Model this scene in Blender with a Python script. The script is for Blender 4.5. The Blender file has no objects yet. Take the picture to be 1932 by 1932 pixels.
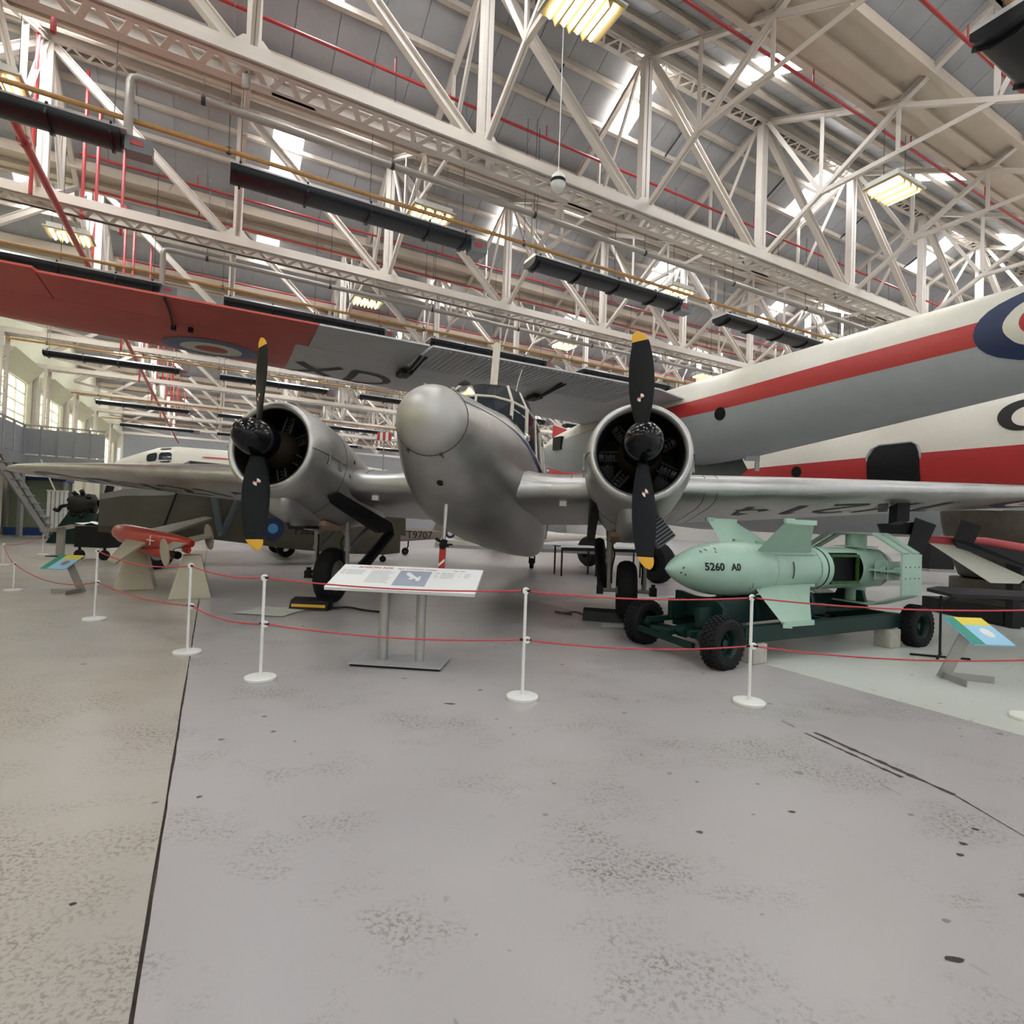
import bpy, bmesh, math, random
from mathutils import Vector, Matrix
random.seed(7)
scene = bpy.context.scene
# ------------------------------------------------------------------ camera
F_PX = 1040.0; CAM_H = 1.28
_e = math.atan(18 / F_PX); _r = 0.036
fwd = Vector((0, math.cos(_e), math.sin(_e)))
R0 = Vector((1, 0, 0)); U0 = R0.cross(fwd)
rt = R0 * math.cos(_r) + U0 * math.sin(_r)
up = U0 * math.cos(_r) - R0 * math.sin(_r)
cd = bpy.data.cameras.new('camera'); cam = bpy.data.objects.new('camera', cd)
scene.collection.objects.link(cam)
cd.sensor_width = 36.0; cd.lens = 36.0 * F_PX / 1932.0; cd.clip_start = 0.05; cd.clip_end = 400
cam.matrix_world = Matrix(((rt.x, up.x, -fwd.x, 0), (rt.y, up.y, -fwd.y, 0), (rt.z, up.z, -fwd.z, CAM_H), (0, 0, 0, 1)))
scene.camera = cam
# ------------------------------------------------------------------ sky, exposure
SKY = 0.55          # even overcast sky, fill light let in where the wall behind the camera is left out
SKYLIGHT = 17.0     # daylight glowing through the translucent roof sheets
WINDOW = 1.3       # frosted side windows
TUBE = 22.0        # fluorescent tubes
w = bpy.data.worlds.new('overcast_sky'); scene.world = w; w.use_nodes = True
w.node_tree.nodes['Background'].inputs[0].default_value = (0.95, 0.97, 1.0, 1)
w.node_tree.nodes['Background'].inputs[1].default_value = SKY
vs = scene.view_settings
vs.view_transform = 'Standard'; vs.look = 'None'; vs.gamma = 1.0; vs.use_curve_mapping = False
vs.exposure = 0.70
cy = scene.cycles
cy.max_bounces = 4; cy.diffuse_bounces = 3; cy.glossy_bounces = 2; cy.transmission_bounces = 1; cy.transparent_max_bounces = 4
cy.use_adaptive_sampling = True; cy.adaptive_threshold = 0.15; cy.adaptive_min_samples = 16
cy.caustics_reflective = False; cy.caustics_refractive = False; cy.sample_clamp_indirect = 6.0; cy.use_denoising = True
# ------------------------------------------------------------------ materials
MATS = {}
def mat(name, col, rough=0.5, metal=0.0, spec=0.5, emit=None, es=0.0, noise=0.0, nscale=6.0, bump=0.0, bscale=60.0, coat=0.0, stretch=(1, 1, 1), rvar=0.0):
    m = bpy.data.materials.new(name); m.use_nodes = True
    nt = m.node_tree; b = nt.nodes['Principled BSDF']
    b.inputs['Base Color'].default_value = (*col, 1); b.inputs['Roughness'].default_value = rough
    b.inputs['Metallic'].default_value = metal; b.inputs['Specular IOR Level'].default_value = spec
    b.inputs['Coat Weight'].default_value = coat
    if emit:
        b.inputs['Emission Color'].default_value = (*emit, 1); b.inputs['Emission Strength'].default_value = es
    if noise or bump or rvar:
        tc = nt.nodes.new('ShaderNodeTexCoord'); mp = nt.nodes.new('ShaderNodeMapping'); mp.inputs['Scale'].default_value = stretch
        nt.links.new(tc.outputs['Object'], mp.inputs['Vector'])
    if noise or rvar:
        n = nt.nodes.new('ShaderNodeTexNoise'); n.inputs['Scale'].default_value = nscale; n.inputs['Detail'].default_value = 6; n.inputs['Roughness'].default_value = 0.65
        nt.links.new(mp.outputs[0], n.inputs['Vector'])
    if noise:
        cr = nt.nodes.new('ShaderNodeMapRange'); cr.inputs[1].default_value = 0.3; cr.inputs[2].default_value = 0.7
        cr.inputs[3].default_value = 1 - noise; cr.inputs[4].default_value = 1 + noise
        nt.links.new(n.outputs['Fac'], cr.inputs[0])
        mx = nt.nodes.new('ShaderNodeVectorMath'); mx.operation = 'SCALE'
        mx.inputs[0].default_value = col
        nt.links.new(cr.outputs[0], mx.inputs['Scale']); nt.links.new(mx.outputs[0], b.inputs['Base Color'])
    if rvar:
        rr = nt.nodes.new('ShaderNodeMapRange'); rr.inputs[1].default_value = 0.3; rr.inputs[2].default_value = 0.7
        rr.inputs[3].default_value = max(rough - rvar, 0.03); rr.inputs[4].default_value = rough + rvar
        nt.links.new(n.outputs['Fac'], rr.inputs[0]); nt.links.new(rr.outputs[0], b.inputs['Roughness'])
    if bump:
        nb = nt.nodes.new('ShaderNodeTexNoise'); nb.inputs['Scale'].default_value = bscale; nb.inputs['Detail'].default_value = 3
        nt.links.new(mp.outputs[0], nb.inputs['Vector'])
        bp = nt.nodes.new('ShaderNodeBump'); bp.inputs['Strength'].default_value = bump; bp.inputs['Distance'].default_value = 0.01
        nt.links.new(nb.outputs['Fac'], bp.inputs['Height']); nt.links.new(bp.outputs[0], b.inputs['Normal'])
    MATS[name] = m
    return m
def s2l(r, g, b):
    f = lambda c: (c / 255 / 12.92) if c <= 10 else ((c / 255 + 0.055) / 1.055) ** 2.4
    return (f(r), f(g), f(b))
mat('steel_cream', (0.67, 0.605, 0.545), 0.55, noise=0.10, nscale=2.5)
mat('roof_sheet', (0.37, 0.375, 0.39), 0.5, noise=0.10, nscale=1.2)
mat('roof_back', (0.30, 0.30, 0.31), 0.7)
mat('skylight_sheet', (0.8, 0.85, 0.9), 0.4, emit=(0.93, 0.97, 1.0), es=SKYLIGHT)
mat('purlin_cream', (0.60, 0.54, 0.47), 0.6, noise=0.12, nscale=3)
mat('gutter_cream', (0.62, 0.53, 0.44), 0.6, noise=0.06, nscale=1)
mat('pipe_red', (0.40, 0.035, 0.035), 0.35)
mat('pipe_gas', (0.42, 0.22, 0.07), 0.45, noise=0.15)
mat('pipe_flue', (0.36, 0.33, 0.30), 0.4, metal=0.3)
mat('heater_black', (0.009, 0.010, 0.013), 0.4, spec=0.3)
mat('heater_hood', (0.62, 0.63, 0.65), 0.3, metal=0.5)
mat('heater_box', (0.16, 0.17, 0.19), 0.45)
mat('lamp_white', (0.75, 0.74, 0.68), 0.5)
mat('lamp_gold', (0.60, 0.45, 0.20), 0.35, metal=0.6)
mat('tube_glow', (1, 1, 0.9), 0.4, emit=(1.0, 0.93, 0.74), es=TUBE)
mat('wire_dark', (0.03, 0.03, 0.035), 0.5)
mat('window_glow', (0.8, 0.85, 0.6), 0.4, emit=(1.0, 0.99, 0.70), es=WINDOW)
mat('wall_white', (0.62, 0.60, 0.56), 0.7, noise=0.05)
mat('wall_grey', (0.33, 0.33, 0.34), 0.7, noise=0.06)
mat('wall_cream', (0.66, 0.65, 0.48), 0.6, noise=0.05)
mat('black', (0.008, 0.008, 0.009), 0.5, spec=0.25)
mat('blue_paint', (0.015, 0.05, 0.16), 0.4)
mat('white_paint', (0.78, 0.78, 0.76), 0.4)
# ------------------------------------------------------------------ mesh builder
COL = scene.collection
class MB:
    def __init__(s): s.v = []; s.f = []
    def quad(s, *ps):
        n = len(s.v); s.v += [tuple(p) for p in ps]; s.f.append(tuple(range(n, n + len(ps)))); return s
    def box(s, c, sz, rot=None):
        c = Vector(c); n = len(s.v); hx, hy, hz = sz[0] / 2, sz[1] / 2, sz[2] / 2
        for z in (-hz, hz):
            for x, y in ((-hx, -hy), (hx, -hy), (hx, hy), (-hx, hy)):
                p = Vector((x, y, z)); p = rot @ p if rot else p; s.v.append(tuple(c + p))
        s.f += [tuple(n + i for i in q) for q in ((3, 2, 1, 0), (4, 5, 6, 7), (0, 1, 5, 4), (1, 2, 6, 5), (2, 3, 7, 6), (3, 0, 4, 7))]
        return s
    def bar(s, a, b, w, h, upv=(0, 0, 1)):
        a, b = Vector(a), Vector(b); d = (b - a); L = d.length; d.normalize()
        upv = Vector(upv)
        if abs(d.dot(upv)) > 0.98: upv = Vector((0, 1, 0)) if abs(d.y) < 0.9 else Vector((1, 0, 0))
        x = d.cross(upv).normalized(); z = x.cross(d).normalized()
        return s.box((a + b) / 2, (w, L, h), Matrix((x, d, z)).transposed())
    def tube(s, pts, r, n=10, cap=True, closed=False):
        pts = [Vector(p) for p in pts]; rs = r if isinstance(r, (list, tuple)) else [r] * len(pts)
        base = len(s.v); N = len(pts); ref = None
        for i, p in enumerate(pts):
            if closed: t = pts[(i + 1) % N] - pts[i - 1]
            else: t = pts[min(i + 1, N - 1)] - pts[max(i - 1, 0)]
            t.normalize()
            if ref is None: ref = Vector((0, 0, 1)) if abs(t.z) < 0.9 else Vector((1, 0, 0))
            x = t.cross(ref).normalized(); y = x.cross(t).normalized(); ref = y
            for k in range(n):
                a = 2 * math.pi * k / n; s.v.append(tuple(p + (x * math.cos(a) + y * math.sin(a)) * rs[i]))
        for i in range(N if closed else N - 1):
            j = (i + 1) % N
            for k in range(n):
                k2 = (k + 1) % n; s.f.append((base + i * n + k, base + i * n + k2, base + j * n + k2, base + j * n + k))
        if cap and not closed:
            s.f.append(tuple(base + k for k in reversed(range(n)))); s.f.append(tuple(base + (N - 1) * n + k for k in range(n)))
        return s
    def lathe(s, prof, origin=(0, 0, 0), axis=(0, 0, 1), n=24, ref=None, a0=0.0, a1=2 * math.pi):
        """prof: list of (radius, height along axis)"""
        o = Vector(origin); ax = Vector(axis).normalized()
        ref = Vector(ref) if ref else (Vector((1, 0, 0)) if abs(ax.x) < 0.9 else Vector((0, 1, 0)))
        x = (ref - ax * ref.dot(ax)).normalized(); y = ax.cross(x); base = len(s.v); full = abs(a1 - a0 - 2 * math.pi) < 1e-6
        m = n if full else n + 1
        for r, h in prof:
            for k in range(m):
                a = a0 + (a1 - a0) * k / n; s.v.append(tuple(o + ax * h + (x * math.cos(a) + y * math.sin(a)) * r))
        for i in range(len(prof) - 1):
            for k in range(n):
                k2 = (k + 1) % m; s.f.append((base + i * m + k, base + i * m + k2, base + (i + 1) * m + k2, base + (i + 1) * m + k))
        return s
    def loft(s, rings, cap0=True, cap1=True, closed=True):
        base = len(s.v); n = len(rings[0])
        for r in rings: s.v += [tuple(p) for p in r]
        for i in range(len(rings) - 1):
            for k in range(n if closed else n - 1):
                k2 = (k + 1) % n; s.f.append((base + i * n + k, base + i * n + k2, base + (i + 1) * n + k2, base + (i + 1) * n + k))
        if closed:
            if cap0: s.f.append(tuple(base + k for k in reversed(range(n))))
            if cap1: s.f.append(tuple(base + (len(rings) - 1) * n + k for k in range(n)))
        return s
    def prism(s, poly, d):
        """poly: list of 3-D points, extruded by vector d"""
        d = Vector(d); a = [Vector(p) for p in poly]
        return s.loft([a, [p + d for p in a]])
    def xf(s, M):
        s.v = [tuple(M @ Vector(p)) for p in s.v]; return s
    def mesh(s, name, m=None, smooth=False, angle=40):
        me = bpy.data.meshes.new(name); me.from_pydata(s.v, [], s.f)
        bm = bmesh.new(); bm.from_mesh(me); bmesh.ops.remove_doubles(bm, verts=bm.verts, dist=1e-5); bmesh.ops.recalc_face_normals(bm, faces=bm.faces); bm.to_mesh(me); bm.free()
        if m: me.materials.append(MATS[m] if isinstance(m, str) else m)
        if smooth:
            me.polygons.foreach_set('use_smooth', [True] * len(me.polygons))
            try: me.set_sharp_from_angle(angle=math.radians(angle))
            except Exception: pass
        me.update(); return me
    def build(s, name, m=None, parent=None, smooth=False, angle=40):
        return link(name, s.mesh(name, m, smooth, angle), parent)
def link(name, data, parent=None, mtx=None):
    o = bpy.data.objects.new(name, data); COL.objects.link(o)
    if parent is not None: o.parent = parent
    if mtx is not None: o.matrix_basis = mtx
    return o
def tag(o, label=None, cat=None, group=None, kind=None):
    if label: o['label'] = label
    if cat: o['category'] = cat
    if group: o['group'] = group
    if kind: o['kind'] = kind
    return o
def empty(name, loc=(0, 0, 0), label=None, cat=None, group=None, kind=None, rz=0.0):
    o = link(name, None); o.location = loc; o.rotation_euler = (0, 0, rz); o.empty_display_size = 0.2
    return tag(o, label, cat, group, kind)
def copy_tree(o, parent=None):
    c = o.copy(); COL.objects.link(c)
    if parent is not None: c.parent = parent
    for ch in o.children: copy_tree(ch, c)
    return c
def dup_parts(src, dst):
    for ch in src.children: copy_tree(ch, dst)
ORD = ['first', 'second', 'third', 'fourth', 'fifth', 'sixth', 'seventh', 'eighth', 'ninth', 'tenth', 'eleventh', 'twelfth', 'thirteenth', 'fourteenth']
def smoothpath(pts, n=6):
    P = [Vector(p) for p in pts]; out = []
    for i in range(len(P) - 1):
        p0 = P[max(i - 1, 0)]; p1 = P[i]; p2 = P[i + 1]; p3 = P[min(i + 2, len(P) - 1)]
        for k in range(n):
            t = k / n; out.append(0.5 * ((2 * p1) + (p2 - p0) * t + (2 * p0 - 5 * p1 + 4 * p2 - p3) * t * t + (3 * p1 - p0 - 3 * p2 + p3) * t ** 3))
    out.append(P[-1]); return out
FONT_CACHE = {}
def text(name, body, size, M, m, parent=None, extrude=0.001, space=1.0, xscale=1.0, align='CENTER', bold=0.0):
    cu = bpy.data.curves.new(name, 'FONT'); cu.body = body; cu.size = size; cu.extrude = extrude; cu.align_x = align; cu.align_y = 'CENTER'; cu.space_character = space
    cu.resolution_u = 3; cu.offset = bold
    tmp = bpy.data.objects.new(name, cu); COL.objects.link(tmp)
    dg = bpy.context.evaluated_depsgraph_get(); me = bpy.data.meshes.new_from_object(tmp.evaluated_get(dg))
    bpy.data.objects.remove(tmp); bpy.data.curves.remove(cu)
    me.materials.clear(); me.materials.append(MATS[m])
    me.transform(M @ Matrix.Diagonal((xscale, 1, 1, 1)))
    return link(name, me, parent)
# ================================================================== the hangar
UD = Vector((0.8792, 0.4764, 0)); VD = Vector((-0.4764, 0.8792, 0)); N0 = Vector((-0.76, 9.74, 0))
SV = 6.16; PN = 3.724; ZA = 7.78; ZR = 11.2; ZV = 9.65
ANG = math.atan2(UD.y, UD.x)
def W(a, b, z=0.0):           # hangar grid: a in truss panels, b in roof bays
    p = N0 + UD * (a * PN) + VD * (b * SV); p.z = z; return p
RZ = Matrix.Rotation(ANG, 4, 'Z')
UL, UR, VB, VF = -3.12, 10.2, -3.4, 8.6     # left wall, right wall, end behind left open for fill light, far wall
# ---- floor
def floor_mat(name, base, worn, amt, warm):
    m = bpy.data.materials.new(name); m.use_nodes = True; nt = m.node_tree; b = nt.nodes['Principled BSDF']; L = nt.links
    tc = nt.nodes.new('ShaderNodeTexCoord')
    mp = nt.nodes.new('ShaderNodeMapping'); mp.inputs['Rotation'].default_value = (0, 0, -0.25); mp.inputs['Scale'].default_value = (1, 1.25, 1)
    L.new(tc.outputs['Object'], mp.inputs[0])
    def noise(scale, det=5, ro=0.6, src=None):
        n = nt.nodes.new('ShaderNodeTexNoise'); n.inputs['Scale'].default_value = scale; n.inputs['Detail'].default_value = det; n.inputs['Roughness'].default_value = ro
        L.new((src or tc).outputs[0 if src else 'Object'], n.inputs['Vector']); return n
    def ramp(n, lo, hi, a=0.0, c=1.0):
        r = nt.nodes.new('ShaderNodeMapRange'); r.inputs[1].default_value = lo; r.inputs[2].default_value = hi; r.inputs[3].default_value = a; r.inputs[4].default_value = c
        L.new(n.outputs[0], r.inputs[0]); return r
    def mul(a, c):
        q = nt.nodes.new('ShaderNodeMath'); q.operation = 'MULTIPLY'; q.use_clamp = True
        L.new(a.outputs[0], q.inputs[0])
        if isinstance(c, float): q.inputs[1].default_value = c
        else: L.new(c.outputs[0], q.inputs[1])
        return q
    big = ramp(noise(1.3, 5, 0.65, mp), 0.53 - amt, 0.68 - amt * 0.7)
    fine = ramp(noise(55, 3, 0.75), 0.50, 0.58)
    wear = mul(mul(big, fine), 0.85)
    spots = ramp(noise(13, 1, 0.3), 0.735, 0.76); spots = mul(spots, ramp(noise(1.1, 2), 0.45, 0.6))
    tone = ramp(noise(0.45, 3), 0.3, 0.7, 0.90, 1.06)
    warmf = mul(ramp(noise(0.25, 2), 0.35, 0.65), warm)
    def mix(f, a, c):
        x = nt.nodes.new('ShaderNodeMix'); x.data_type = 'RGBA'; L.new(f.outputs[0], x.inputs[0])
        for k, vv in ((6, a), (7, c)):
            if isinstance(vv, tuple): x.inputs[k].default_value = (*vv, 1)
            else: L.new(vv.outputs[2], x.inputs[k])
        return x
    c0 = mix(warmf, base, (base[0] * 1.0, base[1] * 0.93, base[2] * 0.78))
    c1 = mix(wear, c0, worn); c2 = mix(spots, c1, (worn[0] * 0.6, worn[1] * 0.6, worn[2] * 0.6))
    sc = nt.nodes.new('ShaderNodeVectorMath'); sc.operation = 'SCALE'; L.new(c2.outputs[2], sc.inputs[0]); L.new(tone.outputs[0], sc.inputs['Scale'])
    L.new(sc.outputs[0], b.inputs['Base Color'])
    rr = nt.nodes.new('ShaderNodeMath'); rr.operation = 'ADD'; rr.inputs[1].default_value = 0.0
    r0 = ramp(noise(0.9, 3), 0.3, 0.7, 0.29, 0.36); r1 = mul(wear, 0.15)
    L.new(r0.outputs[0], b.inputs['Roughness'])
    MATS[name] = m
floor_mat('floor_mid', (0.40, 0.378, 0.385), (0.13, 0.105, 0.08), 0.025, 0.25)
floor_mat('floor_left', (0.40, 0.375, 0.35), (0.16, 0.125, 0.09), 0.10, 0.7)
floor_mat('floor_light', (0.56, 0.58, 0.54), (0.40, 0.38, 0.33), -0.06, 0.2)
mat('joint_dark', (0.10, 0.075, 0.06), 0.9, noise=0.4, nscale=20)
mat('tar', (0.045, 0.032, 0.03), 0.7)
fl = MB(); fl.quad(W(UL, VB, -0.02), W(UR, VB, -0.02), W(UR, VF, -0.02), W(UL, VF, -0.02))
floor = tag(fl.build('floor', 'joint_dark'), kind='structure')
random.seed(3)
def slab(u0, u1, v0, v1, m, rough0=False, rough1=False):
    b = MB(); n = 160
    lo = []; hi = []
    for i in range(n + 1):
        vv = v0 + (v1 - v0) * i / n
        lo.append(W(u0 + (random.uniform(0, 0.0016) if rough0 else 0), vv)); hi.append(W(u1 - (random.uniform(0, 0.0016) if rough1 else 0), vv))
    for i in range(n):
        b.quad(lo[i], hi[i], hi[i + 1], lo[i + 1])
        b.quad(lo[i] - Vector((0, 0, .02)), lo[i], lo[i + 1], lo[i + 1] - Vector((0, 0, .02)))
        b.quad(hi[i] - Vector((0, 0, .02)), hi[i], hi[i + 1], hi[i + 1] - Vector((0, 0, .02)))
    return b.build('floor_slab', m, floor)
slab(UL, -1.1015, VB, VF, 'floor_left', False, True)
slab(-1.1003, 0.198, VB, -0.2, 'floor_mid', True, False)
slab(-1.1003, UR, -0.199, VF, 'floor_mid', True, False)
slab(0.199, UR, VB, -0.2, 'floor_light')
# tar seam on the floor at the right
def px_floor(x, y, z=0.0):
    d = fwd * F_PX + rt * (x - 966) - up * (y - 966); return Vector((0, 0, CAM_H)) + d * ((z - CAM_H) / d.z)
tarb = MB()
def streak(b, pts, w):
    pts = [Vector(p) for p in pts]
    for i in range(len(pts) - 1):
        d = (pts[i + 1] - pts[i]); L = d.length; n = Vector((-d.y, d.x, 0)).normalized(); k = max(1, int(L / 0.03)); prev = None
        for j in range(k + 1):
            p = pts[i] + d * (j / k); ww = w * random.uniform(0.35, 1.0); a, c = p + n * ww, p - n * ww * random.uniform(0.5, 1)
            if prev: b.quad(prev[0], a, c, prev[1])
            prev = (a, c)
Z2 = Vector((0, 0, 0.0012))
for (x0, y0, x1, y1, ww) in ((1518, 1383, 1702, 1467, .018), (1536, 1382, 1800, 1500, .024), (1800, 1500, 1932, 1578, .009), (1474, 1360, 1500, 1372, .01), (1660, 1480, 1700, 1500, .003)):
    streak(tarb, [px_floor(x0, y0) + Z2, px_floor(x1, y1) + Z2], ww)
tag(tarb.build('tar_streak', 'tar', floor))
for (x, y, sx, sy) in ((1840, 1565, .02, .012), (1818, 1592, .022, .014), (1812, 1613, .02, .012), (1932, 1690, .03, .012), (1210, 1425, .002, .03), (850, 1328, .05, .02), (1800, 1810, .03, .015), (1320, 1570, .02, .012), (1495, 1532, .022, .01), (137, 1706, .012, .01)):
    b = MB(); c = px_floor(x, y) + Z2; k = 9
    b.quad(*[c + Vector((math.cos(2 * math.pi * i / k) * sx * random.uniform(.6, 1.1), math.sin(2 * math.pi * i / k) * sy * random.uniform(.6, 1.1), 0)) for i in range(k)])
    b.build('stain', 'tar' if x not in (850, 1320, 1495) else 'joint_dark', floor)
# ---- outer walls
def uwall(name, u, v0, v1, z0, z1, m, th=0.25, side=-1):
    b = MB(); p = W(u, v0); q = W(u, v1); n = UD * side * th
    b.prism([p + Vector((0, 0, z0)), q + Vector((0, 0, z0)), q + Vector((0, 0, z1)), p + Vector((0, 0, z1))], n); return b.build(name, m)
def vwall(name, v, u0, u1, z0, z1, m, th=0.25, side=1):
    b = MB(); p = W(u0, v); q = W(u1, v); n = VD * side * th
    b.prism([p + Vector((0, 0, z0)), q + Vector((0, 0, z0)), q + Vector((0, 0, z1)), p + Vector((0, 0, z1))], n); return b.build(name, m)
tag(vwall('wall_far', VF, UL, UR, 0, 12, 'wall_grey'), kind='structure')
tag(uwall('wall_right', UR, VB, VF, 0, 12, 'wall_white', side=1), kind='structure')
# left wall: solid below the sill and above the head, piers between the windows
ZS, ZH = 4.75, 6.75
wl = MB()
def uw(b, v0, v1, z0, z1, off=0.0, th=0.25):
    p = W(UL, v0) - UD * off; q = W(UL, v1) - UD * off
    b.prism([p + Vector((0, 0, z0)), q + Vector((0, 0, z0)), q + Vector((0, 0, z1)), p + Vector((0, 0, z1))], -UD * th)
uw(wl, VB, VF, 0, ZS); uw(wl, VB, VF, ZH + 0.0, 11.4)
for k in range(-3, 9): uw(wl, k - 0.16, k + 0.20, ZS, ZH)
wall_left = tag(wl.build('wall_left', 'wall_cream'), kind='structure')
wi = 0
for k in range(-3, 8):
    v0, v1 = k + 0.20, k + 0.84; wi += 1
    wo = empty('window_%d' % wi, W(UL, (v0 + v1) / 2, ZS), kind='structure')
    loc = Vector(wo.location)
    nc, nr = 3, 4
    for i in range(nc):
        for j in range(nr):
            a0 = v0 + (v1 - v0) * i / nc; a1 = v0 + (v1 - v0) * (i + 1) / nc; z0 = ZS + (ZH - ZS) * j / nr; z1 = ZS + (ZH - ZS) * (j + 1) / nr
            p = W(UL, a0) - UD * 0.12; q = W(UL, a1) - UD * 0.12
            b = MB(); b.prism([p + Vector((0, 0, z0)) - loc, q + Vector((0, 0, z0)) - loc, q + Vector((0, 0, z1)) - loc, p + Vector((0, 0, z1)) - loc], -UD * 0.02)
            b.build('pane', 'window_glow', wo)
    for i in range(nc + 1):
        p = W(UL, v0 + (v1 - v0) * i / nc) - UD * 0.1 - loc
        MB().bar(p + Vector((0, 0, ZS)), p + Vector((0, 0, ZH)), 0.09, 0.06, UD).build('mullion', 'steel_cream', wo)
    for j in range(nr + 1):
        z = ZS + (ZH - ZS) * j / nr; p = W(UL, v0, z) - UD * 0.1 - loc; q = W(UL, v1, z) - UD * 0.1 - loc
        MB().bar(p, q, 0.06, 0.05).build('glazing_bar', 'steel_cream', wo)
    # sloping head above the glass
    b = MB(); p = W(UL, v0 - .03); q = W(UL, v1 + .03)
    b.prism([p + Vector((0, 0, ZH + .02)) - loc, p + UD * 0.55 + Vector((0, 0, ZH + .72)) - loc, p + Vector((0, 0, ZH + .72)) - loc], q - p)
    b.build('window_head', 'wall_cream', wo)
# ---- roof: sheets, purlins, gutters
SLOPE = math.atan2(ZR - ZV, SV / 2)
def RP(a, k, side, s):       # point on the slope of ridge k; s = fraction of a bay away from the ridge
    return W(a, k + side * s, ZR + 0.28 - (ZR - ZV) * s / 0.5)
GH = 0.075   # half width of the valley gutter in bays
ceiling = tag(MB().box((W(2, 2).x, W(2, 2).y, 12.4), (1, 1, .05)).build('ceiling', 'roof_back'), kind='structure')
me = MB()
for k in range(-4, 10):
    for side in (-1, 1):
        me.quad(*[RP(a, k, side, s) + Vector((0, 0, 0.06)) for a, s in ((UL, 0), (UR, 0), (UR, .5), (UL, .5))])
ceiling.data = me.mesh('ceiling', 'roof_back')
SKY_F = [-0.7 + 1.8 * i for i in range(-1, 7)]; SKY_N = [1.5 + 1.75 * i for i in range(-2, 6)]
def is_sky(side, c, part):
    if side > 0: return part < 2 and any(abs(c - x) < 0.101 for x in SKY_F)
    return part in (1, 2) and any(abs(c - x) < 0.101 for x in SKY_N)
BR = [0.0, 0.125, 0.245, 0.37, 0.5 - GH]
panel_cache = {}
def panel_geo(b, a, k, side, p, off=Vector((0, 0, 0)), g=0.004):
    s0, s1 = BR[p], BR[p + 1]
    q = [RP(a + g, k, side, s0) - off, RP(a + 0.2 - g, k, side, s0) - off, RP(a + 0.2 - g, k, side, s1 - .001) - off, RP(a + g, k, side, s1 - .001) - off]
    b.prism(q, (0, 0, 0.03))
near = set()
for (k, side, u0, u1) in ((0, 1, -2.0, 5.0), (1, 1, -2.2, 4.0), (0, -1, 0.6, 4.6)):
    a = u0
    while a < u1 - 0.01:
        near.add((k, side, round(a * 5))); a += 0.2
rest = MB(); restsky = MB(); cnt = 0
for k in range(-3, 9):
    for side in (-1, 1):
        for ai in range(round(UL * 5), round(UR * 5)):
            a = ai / 5.0; c = a + 0.1
            isn = (k, side, ai) in near
            runs = []   # merge the plain pieces between purlins
            for p in range(4):
                sk = is_sky(side, c, p)
                if runs and runs[-1][2] == sk and not sk: runs[-1][1] = p
                else: runs.append([p, p, sk])
            for p0, p1, sk in runs:
                if isn:
                    base = W(a, k, 10.4)
                    key = (side, p0, p1, sk)
                    if key not in panel_cache:
                        b = MB(); s0, s1 = BR[p0], BR[p1 + 1]
                        q = [RP(a + .0015, k, side, s0) - base, RP(a + .1985, k, side, s0) - base, RP(a + .1985, k, side, s1 - .001) - base, RP(a + .0015, k, side, s1 - .001) - base]
                        (b.quad(*q) if sk else b.prism(q, (0, 0, .03))); panel_cache[key] = b.mesh('roof_panel', 'skylight_sheet' if sk else 'roof_sheet')
                    o = link('skylight_panel' if sk else 'roof_panel', panel_cache[key], ceiling); o.location = base
                    if sk: o['label'] = 'bright translucent skylight sheet'
                    cnt += 1
                else:
                    s0, s1 = BR[p0], BR[p1 + 1]; g = .0015
                    q = [RP(a + g, k, side, s0), RP(a + .2 - g, k, side, s0), RP(a + .2 - g, k, side, s1 - .001), RP(a + g, k, side, s1 - .001)]
                    restsky.quad(*q) if sk else rest.prism(q, (0, 0, .03))
tag(rest.build('distant_roof_panels', 'roof_sheet', ceiling), 'grey roof sheets of the far bays', kind='stuff')
tag(restsky.build('distant_skylight_panels', 'skylight_sheet', ceiling), 'bright skylight sheets of the far bays', kind='stuff')
L_U = (UR - UL) * PN
def ubar_mesh(name, w, h, m): return MB().box((L_U / 2, 0, 0), (L_U, w, h)).mesh(name, m)
pur = MB(); pur.box((L_U / 2, 0, -0.055), (L_U, .06, .11)); pur.box((L_U / 2, 0.03, -0.105), (L_U, .09, .015)); pur = pur.mesh('purlin', 'purlin_cream')
gut = MB(); gh = GH * SV
gut.prism([(0, -gh, .30), (0, -gh, .0), (0, -gh + .03, 0), (0, gh - .03, 0), (0, gh, 0), (0, gh, .30)], (L_U, 0, 0))
for yy in (-gh - .07, gh + .07): gut.box((L_U / 2, yy, .05), (L_U, .12, .22))
gut.box((L_U / 2, 0, -.06), (L_U, .10, .12)); gut.box((L_U / 2, 0, -.125), (L_U, .2, .02))
gut = gut.mesh('valley_gutter', 'gutter_cream')
for k in range(-3, 9):
    for side in (-1, 1):
        for s in (0.03, 0.125, 0.245):
            p = RP(UL, k, side, s); link('purlin', pur, ceiling, Matrix.Translation(p) @ RZ @ Matrix.Rotation(-side * SLOPE * 0.0, 4, 'X'))
    p = W(UL, k + 0.5, ZV + 0.26); link('valley_gutter', gut, ceiling, Matrix.Translation(p) @ RZ)
rod = MB()
for u0 in [x - 0.42 for x in (-0.3, 1.0, 1.95, 2.95, 3.95, 4.95)]:
    b = MB(); b.tube([RP(u0, 0, 1, .13) - Vector((0, 0, .1)), RP(u0, 0, 1, .245) - Vector((0, 0, .1))], .022, 6); b.build('roof_stay', 'wire_dark', ceiling)
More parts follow.
